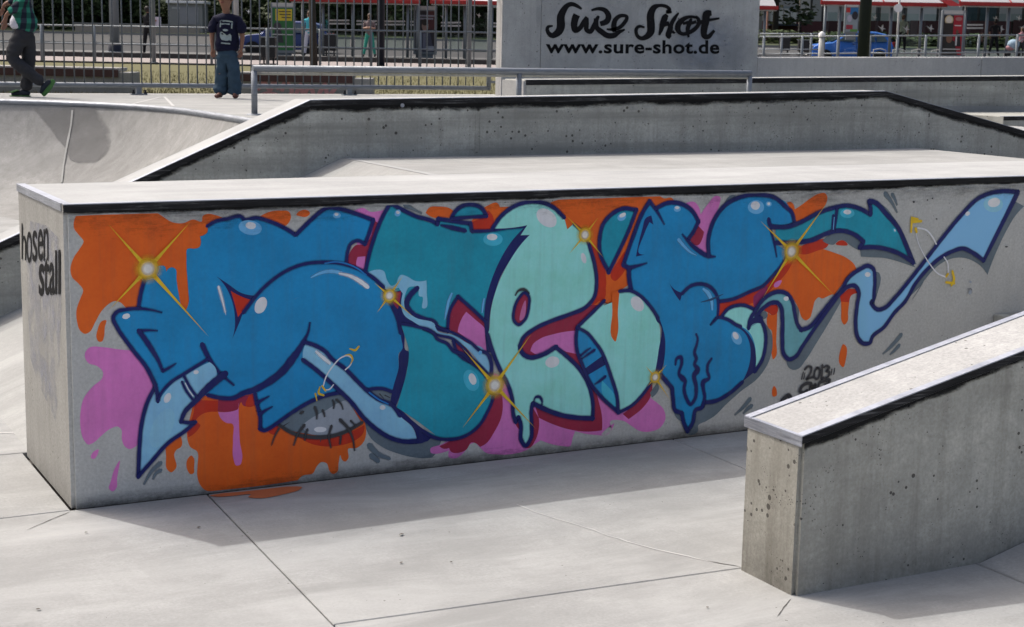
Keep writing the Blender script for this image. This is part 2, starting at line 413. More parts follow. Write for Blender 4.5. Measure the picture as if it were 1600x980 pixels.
angle_iron(hub, (HX, HY0, HZ), (XH, HY0, zE), (0, 1, 0), down=.026, top=.026, mats=[M['steel_lite'], M['steel_dark']])
angle_iron(hub, (HX, HY1, HZ), (XH, HY1, zE), (0, -1, 0), down=.030, top=.026, mats=[M['steel_lite'], M['steel']])
angle_iron(hub, (HX, HY0-.003, HZ-.0014), (HX, HY1+.003, HZ-.0014), (1, 0, 0), down=.034, top=.022, mats=[M['steel_lite'], M['steel']])
# the bank that climbs beside it
bank = MB().prism([(2.515, -9, .001), (XH, -9, .001), (XH, -9, .001+.24*(XH-2.515))], (0, 9+HY0-.006, 0)).build('bank', M['floor'])
tag(bank, 'pale concrete bank climbing beside the short bare concrete ledge', 'bank')
# low step against the painted wall
st_ = thing('concrete_step', 'low concrete step butting against the graffiti wall behind the short sloping ledge', 'step', (4.3, -.3, 0))
MB().box((4.30, -.42, 0), (6.5, -.003, .425)).build('body', M['hubba'], st_, bevel=.01)
angle_iron(st_, (4.30, -.42, .425), (6.5, -.42, .425), (0, 1, 0), down=.03, mats=[M['steel_lite'], M['steel']])

# ---- funbox behind the block: bank, deck, bank
LY, DZ = 3.25, .955
fun = thing('funbox', 'flat concrete deck with sloping banks behind the painted block', 'skate ramp', (2.3, W, 0))
MB().prism([(.02, W+.004, -.02), (10.9, W+.004, -.02), (10.9, W+.004, .0), (6.70, W+.004, DZ), (2.307, W+.004, DZ), (.02, W+.004, -.001)], (0, LY-W-.006, 0)).build('deck', M['deck'], fun)
# pale strip worn into the crest
MB().add([(2.31, W+.01, DZ+.002), (2.36, W+.01, DZ+.002), (2.36, LY-.01, DZ+.002), (2.31, LY-.01, DZ+.002)], [(0, 1, 2, 3)]).build('crest_strip', M['blocktop'], fun, fix=False)

# ---- middle ledge: up, along, down
led = thing('funbox_ledge', 'long grey concrete ledge with black steel edge sloping down at both ends of the deck', 'ledge', (2.1, LY, 0))
LW = .245
top = [(-.35, .235), (.454, .58), (2.113, 1.291), (6.405, 1.356), (8.35, .94), (10.6, .46)]
b = MB()
fr = [(x, LY, z) for x, z in top]; ba = [(x, LY+LW, z) for x, z in top]; n_ = len(top)
b.add([(top[0][0], LY, -.02), (top[-1][0], LY, -.02)]+fr[::-1], [list(range(n_+2))], 0)
b.add([(top[0][0], LY+LW, -.02), (top[-1][0], LY+LW, -.02)]+ba[::-1], [list(range(n_+2))[::-1]], 0)
for i in range(n_-1): b.add([fr[i], fr[i+1], ba[i+1], ba[i]], [(0, 1, 2, 3)], 1)
b.add([(top[0][0], LY, -.02), (top[0][0], LY+LW, -.02), ba[0], fr[0]], [(3, 2, 1, 0)], 0)
b.build('body', [M['midledge'], M['blocktop']], led, fix=False)
for i in range(n_-1):
    d0 = .036
    angle_iron(led, fr[i], fr[i+1], (0, 1, 0), down=d0, top=.035, mats=[M['steel_lite'], M['steel_dark']])
MB().tube([(2.69, LY-.001, 1.262), (2.69, LY-.012, 1.262)], .012, 10).build('bolt_cap', M['steel_lite'], led)
for x_ in (3.18, 3.21): MB().box((x_, LY-.003, .98), (x_+.007, LY-.0005, 1.23)).build('joint_strip', M['midledge'], led)

# black wax and rubber rubbed down the faces below the steel
def _wax():
    q = N('rubbed_wax'); uv = q.n('ShaderNodeUVMap'); sp = q.n('ShaderNodeSeparateXYZ'); q.l(uv.outputs[0], sp.inputs[0])
    v = q.coord((1, 1, 1), 'World'); mp = q.n('ShaderNodeMapping'); mp.inputs['Scale'].default_value = (1, 1, 2.6); q.l(q.co.outputs['Position'], mp.inputs[0])
    a = q.math('ADD', q.noise(9, 10, .82, mp.outputs[0]), q.math('MULTIPLY', q.math('SUBTRACT', q.noise(1.3, 3, .6, v), .5), 1.1))
    t = q.math('SUBTRACT', q.math('ADD', a, .22), q.math('MULTIPLY', sp.outputs[1], .85))
    q.l(q.ramp(t, [(.30, 0.0), (.56, .95)]), q.b.inputs['Alpha'])
    q.base((.009, .009, .009, 1)); q.rough(.7); q.b.inputs['Specular IOR Level'].default_value = .15; return q.m
M['wax'] = _wax()
def smear(parent, P, depth, yf, name='wax_smear'):
    """P: (x, z) points of the lower edge of the steel on a wall facing -y"""
    o_ = parent.location; n = len(P)
    V = [(x, yf, z) for x, z in P]+[(x, yf, z-depth) for x, z in P]
    o = mobj(name, V, [(i, n+i, n+i+1, i+1) for i in range(n-1)], M['wax'], parent)
    u = o.data.uv_layers.new(name='UVMap')
    for lp in o.data.loops: u.data[lp.index].uv = (V[lp.vertex_index][0], 1.0 if lp.vertex_index >= n else 0.0)
smear(led, [(x, z-.030) for x, z in top], .070, LY-.0012)
smear(hub, [(HX+.01, HZ-.022), (XH, zE-.022)], .045, HY0-.0012)
smear(block, [(.01, H-.022), (XE, H-.022)], .030, -.0002)
# ---- upper platform and the curved transition with its coping
PZ = .96
cop = [(-7.0, 13.0), (-4.2, 12.95), (-1.6, 12.75), (.3, 12.25), (1.795, 11.25), (2.619, 10.40), (3.02, 9.42), (3.10, 8.24), (3.10, 7.16), (3.10, 5.2), (3.10, 3.9)]
def catmull(P, k=8):
    out = []
    for i in range(len(P)-1):
        a, b_, c2, d = [Vector(P[max(0, min(len(P)-1, j))]) for j in (i-1, i, i+1, i+2)]
        for s_ in range(k):
            t = s_/k
            out.append(.5*((2*b_)+(-a+c2)*t+(2*a-5*b_+4*c2-d)*t*t+(-a+3*b_-3*c2+d)*t**3))
    out.append(Vector(P[-1])); return out
cv = catmull(cop, 10)
qp = thing('quarter_pipe', 'curved pale concrete transition with round steel coping at the upper platform', 'skate ramp', (1.8, 10.5, 0))
R_, TH = 1.75, math.acos(1-.96/1.75); m_ = 16
V = []; 
for i, c2 in enumerate(cv):
    t = (cv[min(i+1, len(cv)-1)]-cv[max(i-1, 0)]).normalized(); nn = Vector((t.y, -t.x)); nn = -nn if nn.dot(Vector((-1, -.6))) < 0 else nn
    for j in range(m_+1):
        th = TH*(1-j/m_); h_ = R_*(1-math.cos(th)); off = R_*(math.sin(TH)-math.sin(th))
        V.append((c2.x+nn.x*off, c2.y+nn.y*off, h_-.001+(.002 if j == m_ else 0)))
QV = V; QN = m_+1
fs = [(i*QN+j, i*QN+j+1, (i+1)*QN+j+1, (i+1)*QN+j) for i in range(len(cv)-1) for j in range(m_)]
b = MB().add(V, fs, 0, True); b.build('transition', M['pipe_concrete'], qp, fix=False)
cp = MB().tube([(c2.x, c2.y, PZ-.008) for c2 in cv], .03, 10); cp.build('coping', M['coping'], qp)
# platform sheet: right of and behind the coping
pv = [(c2.x, c2.y) for c2 in cv]+[(10.0, 3.9), (10.0, 9.79), (16, 9.79), (16, 13.45), (-7.0, 13.45)]
plat = MB().prism([(x, y, PZ-.25) for x, y in pv], (0, 0, .25)).build('platform', M['deck'])
tag(plat, kind='structure')
def seam(px0, py0, px1, py1, w, mat):
    a, c2 = on_z(px0, py0, PZ), on_z(px1, py1, PZ); t = (c2-a).normalized(); s2 = Vector((-t.y, t.x, 0))*w
    up_ = Vector((0, 0, .002))
    MB().add([a+s2+up_, a-s2+up_, c2-s2+up_, c2+s2+up_], [(0, 1, 2, 3)]).build('seam', mat, plat, fix=False)
seam(206, 163, 250, 152, .014, M['crack_lite']); seam(257, 151.5, 271, 166, .014, M['crack_lite'])
seam(405, 182, 440, 168, .014, M['crack_lite'])
# darker patch with fading edges, laid on the transition
def qpt(s, t, off=.004):
    i = min(int(s), len(cv)-2); f = s-i; j = min(int(t), m_-1); g = t-j
    P = lambda a, c2: Vector(QV[a*QN+c2])
    p = (P(i, j)*(1-f)+P(i+1, j)*f)*(1-g)+(P(i, j+1)*(1-f)+P(i+1, j+1)*f)*g
    nr = (P(i+1, j)-P(i, j)).cross(P(i, j+1)-P(i, j)).normalized(); nr = nr if nr.z > 0 else -nr
    return p+nr*off
from mathutils.bvhtree import BVHTree
_bv = BVHTree.FromPolygons([Vector(v) for v in QV], fs)
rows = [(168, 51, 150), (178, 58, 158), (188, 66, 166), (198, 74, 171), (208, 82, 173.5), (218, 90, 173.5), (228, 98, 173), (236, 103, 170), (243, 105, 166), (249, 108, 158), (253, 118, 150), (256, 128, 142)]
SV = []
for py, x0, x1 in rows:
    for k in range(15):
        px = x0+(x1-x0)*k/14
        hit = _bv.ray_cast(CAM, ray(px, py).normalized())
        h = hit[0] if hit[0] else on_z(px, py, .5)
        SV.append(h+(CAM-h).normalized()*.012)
dp = MB().add(SV, [(r*15+k, (r+1)*15+k, (r+1)*15+k+1, r*15+k+1) for r in range(len(rows)-1) for k in range(14)], 0, True).build('dark_patch', M['patch_concrete'], qp, fix=False)
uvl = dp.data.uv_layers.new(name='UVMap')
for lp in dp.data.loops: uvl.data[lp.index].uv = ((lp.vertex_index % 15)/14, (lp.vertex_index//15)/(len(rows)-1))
_m = M['patch_concrete']; _t = _m.node_tree; _uv = _t.nodes.new('ShaderNodeUVMap'); _sp = _t.nodes.new('ShaderNodeSeparateXYZ'); _t.links.new(_uv.outputs[0], _sp.inputs[0])
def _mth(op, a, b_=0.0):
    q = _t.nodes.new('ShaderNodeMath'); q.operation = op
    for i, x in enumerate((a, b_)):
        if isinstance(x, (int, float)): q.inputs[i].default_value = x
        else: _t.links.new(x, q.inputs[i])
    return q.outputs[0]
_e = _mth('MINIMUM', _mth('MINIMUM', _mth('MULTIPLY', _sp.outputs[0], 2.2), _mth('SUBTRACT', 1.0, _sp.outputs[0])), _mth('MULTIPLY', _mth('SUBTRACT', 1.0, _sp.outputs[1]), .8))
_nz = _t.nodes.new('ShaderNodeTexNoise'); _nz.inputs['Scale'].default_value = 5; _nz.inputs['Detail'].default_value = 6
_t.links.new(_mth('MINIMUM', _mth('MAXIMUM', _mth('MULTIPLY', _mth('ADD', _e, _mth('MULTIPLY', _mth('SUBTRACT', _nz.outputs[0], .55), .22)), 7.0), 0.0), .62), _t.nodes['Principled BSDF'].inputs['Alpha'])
cl = [(113, 172), (111, 195), (107, 215), (103, 235), (99, 258), (96, 285)]
CV_ = []
for px, py in cl:
    for dx in (-1.7, 1.7):
        h = _bv.ray_cast(CAM, ray(px+dx*(.7+.3*math.sin(py)), py).normalized())[0] or on_z(px, py, .5)
        CV_.append(h+(CAM-h).normalized()*.020)
MB().add(CV_, [(2*i, 2*i+2, 2*i+3, 2*i+1) for i in range(len(cl)-1)], 0, True).build('filled_joint', M['deck'], qp, fix=False)

# ---- flat rail on the platform
rail = thing('flat_rail', 'low galvanised steel grind rail on the upper platform behind the black-edged ledge', 'rail', (6, 8.2, PZ))
RZ0, RZ1 = 1.372, 1.372
MB().tube([(3.435, 8.2, RZ0), (8.87, 8.2, RZ1)], .031, 14).build('rail_tube', M['galv'], rail)
MB().tube([(3.44, 8.2, RZ0-.045), (8.86, 8.2, RZ1-.045)], .012, 8).build('under_bar', M['rust'] if 'rust' in M else M['hubba'], rail)
for x_ in (3.45, 6.12, 8.86):
    m = MB().tube([(x_, 8.2, PZ), (x_, 8.2, RZ0-.02)], .028, 12); m.build('post', M['galv'], rail)
    MB().lathe([(.0, .012), (.07, .012), (.075, 0)], (x_, 8.2, PZ), 14).build('base_plate', M['galv'], rail)

# ---- far ledge, lettered slab and low wall
far = thing('far_ledge', 'low grey concrete ledge with steel edge in front of the lettered slab', 'ledge', (7.1, 9.7, PZ))
FY = 9.8
b = MB().prism([(7.06, FY, .0), (20, FY, .0), (20, FY, 1.41), (7.06, FY, 1.245)], (0, .5, 0)); b.build('body', M['midledge'], far, bevel=.008, seg=1)
MB().box((7.03, FY-.004, .6), (7.058, FY+.5, 1.235)).build('end_cap', M['hubbatop'], far)
angle_iron(far, (7.06, FY, 1.247), (20, FY, 1.412), (0, 1, 0), down=.06, top=.05)
kerb = thing('low_kerb', 'low concrete kerb with pale steel edge at the foot of the far ledge', 'kerb', (11, 9, .6))
MB().box((12.9, 8.6, -.02), (20, FY-.004, .885)).build('body', M['midledge'], kerb, bevel=.006)
angle_iron(kerb, (12.9, 8.6, .887), (20, 8.6, .887), (0, 1, 0), down=.05, top=.06)

SY = 12.6
slabw = thing('lettered_slab', 'upright grey concrete slab with SURE SHOT lettering in black', 'wall', (8.2, SY, PZ))
SX0, SX1, SZ1 = 8.225, 12.215, 2.62
b = MB().box((SX0, SY, .5), (SX0+.55, SY+.16, SZ1)); b.build('panel', M['slab'], slabw, bevel=.012)
b = MB().box((SX0+.556, SY, .5), (SX1, SY+.16, SZ1)); b.build('panel', M['slab'], slabw, bevel=.012)
M['lit_side'] = concrete('sunlit_side_concrete', (.56, .55, .53, 1), pores=.2, streak=.15, mottle=.1)  # paler than the slab: brightness of its sunlit side put into the colour
MB().box((SX0-.012, SY+.004, .5), (SX0-.001, SY+.156, SZ1)).build('sunlit_side', M['lit_side'], slabw)
M['bluewash'] = concrete('blue_tinted_concrete', (.36, .40, .46, 1), pores=.5, streak=.1, mottle=.2, pore_scale=16)
M['paleslab'] = concrete('pale_slab_concrete', (.46, .465, .46, 1), pores=.5, streak=.15, mottle=.12, pore_scale=16)
loww = thing('low_wall', 'long low pale concrete wall running on from the lettered slab', 'wall', (13, SY, PZ))
for x0, x1 in ((SX1+.008, 16.4), (16.408, 21), (21.008, 26)):
    MB().prism([(x0, SY+.02, .5), (x1, SY+.02, .5), (x1, SY+.02, 1.507+(x1-12.2)*.0135), (x0, SY+.02, 1.507+(x0-12.2)*.0135)], (0, .3, 0)).build('panel', M['paleslab'], loww, bevel=.01, seg=1)

# lettering on the slab: brushed words and stencilled address
def wornblack():
    q = N('worn_black_paint'); v = q.coord((1, 1, 1), 'World'); f = q.noise(14, 8, .78, v); g = q.noise(3, 4, .6, v)
    q.base(q.mix(f, (.005, .005, .006, 1), (.016, .016, .018, 1))); q.rough(.85); q.b.inputs['Specular IOR Level'].default_value = .12
    q.l(q.ramp(q.math('ADD', f, q.math('MULTIPLY', g, .35)), [(.38, .45), (.52, 1.0)]), q.b.inputs['Alpha']); return q.m
M['black_paint'] = plain('black_paint', (.007, .007, .008, 1), .85, var=.5, scale=30, spec=.12)
M['black_paint2'] = wornblack()
def sm_line(P, k=6): return catmull([Vector(q) for q in P], k)
def brush(P, w, ang=None):
    """ribbon through 2-D points with full width w (single or per-point)"""
    pts = sm_line(P); n = len(pts); L = []; Rr = []
    for i, p in enumerate(pts):
        t = pts[min(i+1, n-1)]-pts[max(i-1, 0)]
        t = t.normalized() if t.length > 1e-9 else Vector((1, 0))
        nn = Vector((-t.y, t.x)); f = i/(n-1)
        if isinstance(w, (list, tuple)):
            q = f*(len(w)-1); a = min(int(q), len(w)-2); ww = w[a]+(w[a+1]-w[a])*(q-a)
        else: ww = w
        L.append(p+nn*ww/2); Rr.append(p-nn*ww/2)
    return L, Rr
def slab_pt(px, py, off): 
    p = on_y(px, py, SY); return Vector((p.x, SY-off, p.z))
Z5 = lambda X, Y: (800+X/8, Y/8)
Z6 = lambda X, Y: (980+X/8, Y/8)
words = [
  # Sure
  (Z5, [(870,115),(820,80),(760,55),(700,65),(650,120),(610,210),(610,330),(580,400),(510,445),(460,420),(440,370),(455,335),(510,325)], [25,45,55,60,80,100,105,95,70,55,45,40,20]),
  (Z5, [(810,185),(790,230),(775,310),(790,380),(850,350),(900,270),(940,215)], [90,90,85,70,60,60,50]),
  (Z5, [(930,225),(930,300),(930,370),(980,395),(1020,330),(1060,240),(1085,200)], [55,60,60,60,60,50,30]),
  (Z5, [(990,130),(1080,110),(1160,130),(1205,200),(1180,270),(1100,300)], [25,45,60,75,75,60]),
  (Z5, [(1050,230),(1050,300),(1060,350),(1120,400),(1190,445),(1270,445),(1340,400),(1410,370)], [60,60,65,70,70,70,50,20]),
  (Z5, [(1180,365),(1260,370),(1350,340),(1420,260),(1430,205),(1350,200),(1290,250),(1270,330),(1280,400)], [20,40,50,50,40,50,60,70,50]),
  # Shot
  (Z6, [(555,150),(500,150),(530,120),(480,80),(400,70),(330,100),(290,190),(295,320),(290,400),(240,460),(170,480),(120,440),(110,370),(150,330),(215,345)], [30,50,40,45,40,75,95,100,95,70,50,45,45,40,25]),
  (Z6, [(500,185),(470,220),(440,300),(420,380),(395,440)], [40,80,75,50,20]),
  (Z6, [(640,160),(590,230),(550,300),(530,380),(510,440),(540,470)], [20,50,55,75,70,50]),
  (Z6, [(430,330),(480,300),(520,300)], [50,60,60]),
  (Z6, [(560,390),(580,410),(600,405)], [40,30,10]),
  (Z6, [(860,220),(780,210),(700,240),(640,300),(630,370),(670,420),(740,420),(820,380),(880,320),(890,250),(850,205)], [35,35,60,75,70,45,45,55,50,45,35]),
  (Z6, [(690,300),(760,280),(800,290),(860,270)], [30,40,40,40]),
  (Z6, [(800,230),(770,300),(750,380),(765,470)], [25,60,50,25]),
  (Z6, [(880,320),(930,270),(1030,250),(1150,230)], [40,40,35,25]),
  (Z6, [(1050,165),(990,180),(975,280),(955,380),(960,450),(1010,460),(1060,410),(1085,380)], [60,100,90,85,70,60,40,35]),
]
lay = .002
for zf, P, w in words:
    pp = [zf(*q) for q in P]; w_ = [x/8 for x in w]
    L, Rr = brush(pp, w_); n = len(L)
    V = [slab_pt(q.x, q.y, lay) for q in L]+[slab_pt(q.x, q.y, lay) for q in Rr]
    MB().add(V, [(i, n+i, n+i+1, i+1) for i in range(n-1)]).build('brush_stroke', M['black_paint2'], slabw, fix=False); lay += .0005
def text_obj(name, body, mat, size, offset, parent, ori, spacing=1.0):
    cu = bpy.data.curves.new(name, 'FONT'); cu.body = body; cu.size = size; cu.offset = offset; cu.resolution_u = 4; cu.space_character = spacing
    tmp = bpy.data.objects.new(name+'_tmp', cu); COL.objects.link(tmp)
    bpy.context.view_layer.update()
    me = bpy.data.meshes.new_from_object(tmp.evaluated_get(bpy.context.evaluated_depsgraph_get()))
    bpy.data.objects.remove(tmp); bpy.data.curves.remove(cu)
    xs = [v.co.x for v in me.vertices]; ys = [v.co.y for v in me.vertices]; x0, x1, y0, y1 = min(xs), max(xs), min(ys), max(ys)
    for v in me.vertices:
        a, b_ = (v.co.x-x0)/(x1-x0), (v.co.y-y0)/(y1-y0)
        v.co = ori(a, b_) - (parent.location if parent.type == 'EMPTY' else Vector())
    me.materials.clear(); me.materials.append(mat); me.name = name
    return link(bpy.data.objects.new(name, me), parent)
def quad_map(P00, P10, P01, P11): return lambda a, b_: (P00*(1-a)+P10*a)*(1-b_)+(P01*(1-a)+P11*a)*b_
text_obj('web_address', 'www.sure-shot.de', M['black_paint'], 1, .028, slabw,
         quad_map(slab_pt(852, 83.5, .002), slab_pt(1124, 84.5, .002), slab_pt(853, 62.5, .002), slab_pt(1124, 63, .002)), 1.05)

# faded tints on the slab
def faint(m, lo, hi, sc):
    t_ = m.node_tree; n_ = t_.nodes.new('ShaderNodeTexNoise'); n_.inputs['Scale'].default_value = sc; n_.inputs['Detail'].default_value = 6
    uv = t_.nodes.new('ShaderNodeUVMap'); ln = t_.nodes.new('ShaderNodeVectorMath'); ln.operation = 'LENGTH'; t_.links.new(uv.outputs[0], ln.inputs[0])
    s1 = t_.nodes.new('ShaderNodeMath'); s1.operation = 'SUBTRACT'; s1.inputs[0].default_value = 1.25; t_.links.new(ln.outputs['Value'], s1.inputs[1])
    m1 = t_.nodes.new('ShaderNodeMath'); m1.operation = 'MULTIPLY'; t_.links.new(s1.outputs[0], m1.inputs[0]); t_.links.new(n_.outputs[0], m1.inputs[1])
    r_ = t_.nodes.new('ShaderNodeValToRGB'); r_.color_ramp.elements[0].position = lo; r_.color_ramp.elements[1].position = hi; r_.color_ramp.elements[1].color = (.8, .8, .8, 1)
    t_.links.new(m1.outputs[0], r_.inputs[0]); t_.links.new(r_.outputs[0], t_.nodes['Principled BSDF'].inputs['Alpha'])
faint(M['bluewash'], .12, .55, 2.5)
def tint(px0, py0, px1, py1, mat):
    P = [slab_pt(px0, py1, .0012), slab_pt(px1, py1, .0012), slab_pt(px1, py0, .0012), slab_pt(px0, py0, .0012)]
    o = mobj('faded_tint', P, [(0, 1, 2, 3)], mat, slabw); u = o.data.uv_layers.new(name='UVMap')
    for lp in o.data.loops: u.data[lp.index].uv = ((-1, -1), (1, -1), (1, 1), (-1, 1))[lp.vertex_index]
tint(1040, 10, 1184, 122, M['bluewash'])
M['palewash'] = concrete('pale_washed_concrete', (.58, .60, .62, 1), pores=.6, streak=.15, mottle=.15, pore_scale=16); faint(M['palewash'], .0, .7, 1.5)
tint(838, -40, 1010, 60, M['palewash'])
# words on the end of the painted block
M['grey_paint'] = plain('dark_grey_paint', (.008, .008, .009, 1), .85, var=.3, scale=30, spec=.12)
M['blueish'] = concrete('lilac_tinted_concrete', (.36, .37, .42, 1), pores=.3, streak=.15, mottle=.12)
def end_pt(px, py, off):
    q = ray(px, py); p = CAM+q*((0-CAM.x)/q.x); return Vector((-off, p.y, p.z))
blk_pts = [(48, 345), (72, 352), (92, 372), (97, 440), (95, 520), (92, 600), (88, 660), (80, 640), (60, 600), (48, 560), (44, 480), (42, 400)]
MB().add([end_pt(x, y, .0012) for x, y in blk_pts], [list(range(len(blk_pts)))]).build('faded_tint', M['blueish'], block, fix=False)
_bt = M['blueish'].node_tree; _nz2 = _bt.nodes.new('ShaderNodeTexNoise'); _nz2.inputs['Scale'].default_value = 9; _nz2.inputs['Detail'].default_value = 7
_rm = _bt.nodes.new('ShaderNodeValToRGB'); _rm.color_ramp.elements[0].position = .35; _rm.color_ramp.elements[1].position = .68; _rm.color_ramp.elements[1].color = (.62, .62, .62, 1)
_bt.links.new(_nz2.outputs[0], _rm.inputs[0]); _bt.links.new(_rm.outputs[0], _bt.nodes['Principled BSDF'].inputs['Alpha'])
for ch, x0, x1, yt0, yt1, yb0, yb1, off in (('h', 34.6, 41.5, 349, 350, 405, 407, .0), ('o', 42.5, 50.5, 361, 362, 411, 412, .0), ('s', 51.5, 59, 360, 360, 409, 409, .006), ('e', 60, 68, 358, 357, 408, 408, .006), ('n', 69, 76.5, 357, 356, 408, 407, .0),
        ('s', 61.5, 70, 413, 411, 462, 463, .020), ('t', 69.5, 77.5, 401, 401, 461, 462, .018), ('a', 78, 86, 410, 409, 461, 461, .018), ('l', 87, 90, 391, 391, 460, 460, .012), ('l', 92, 95.4, 391, 390, 460, 460, .012)):
    text_obj('letter', ch, M['grey_paint'], 1, off, block, quad_map(end_pt(x0, yb0, .0025), end_pt(x1, yb1, .0025), end_pt(x0, yt0, .0025), end_pt(x1, yt1, .0025)))

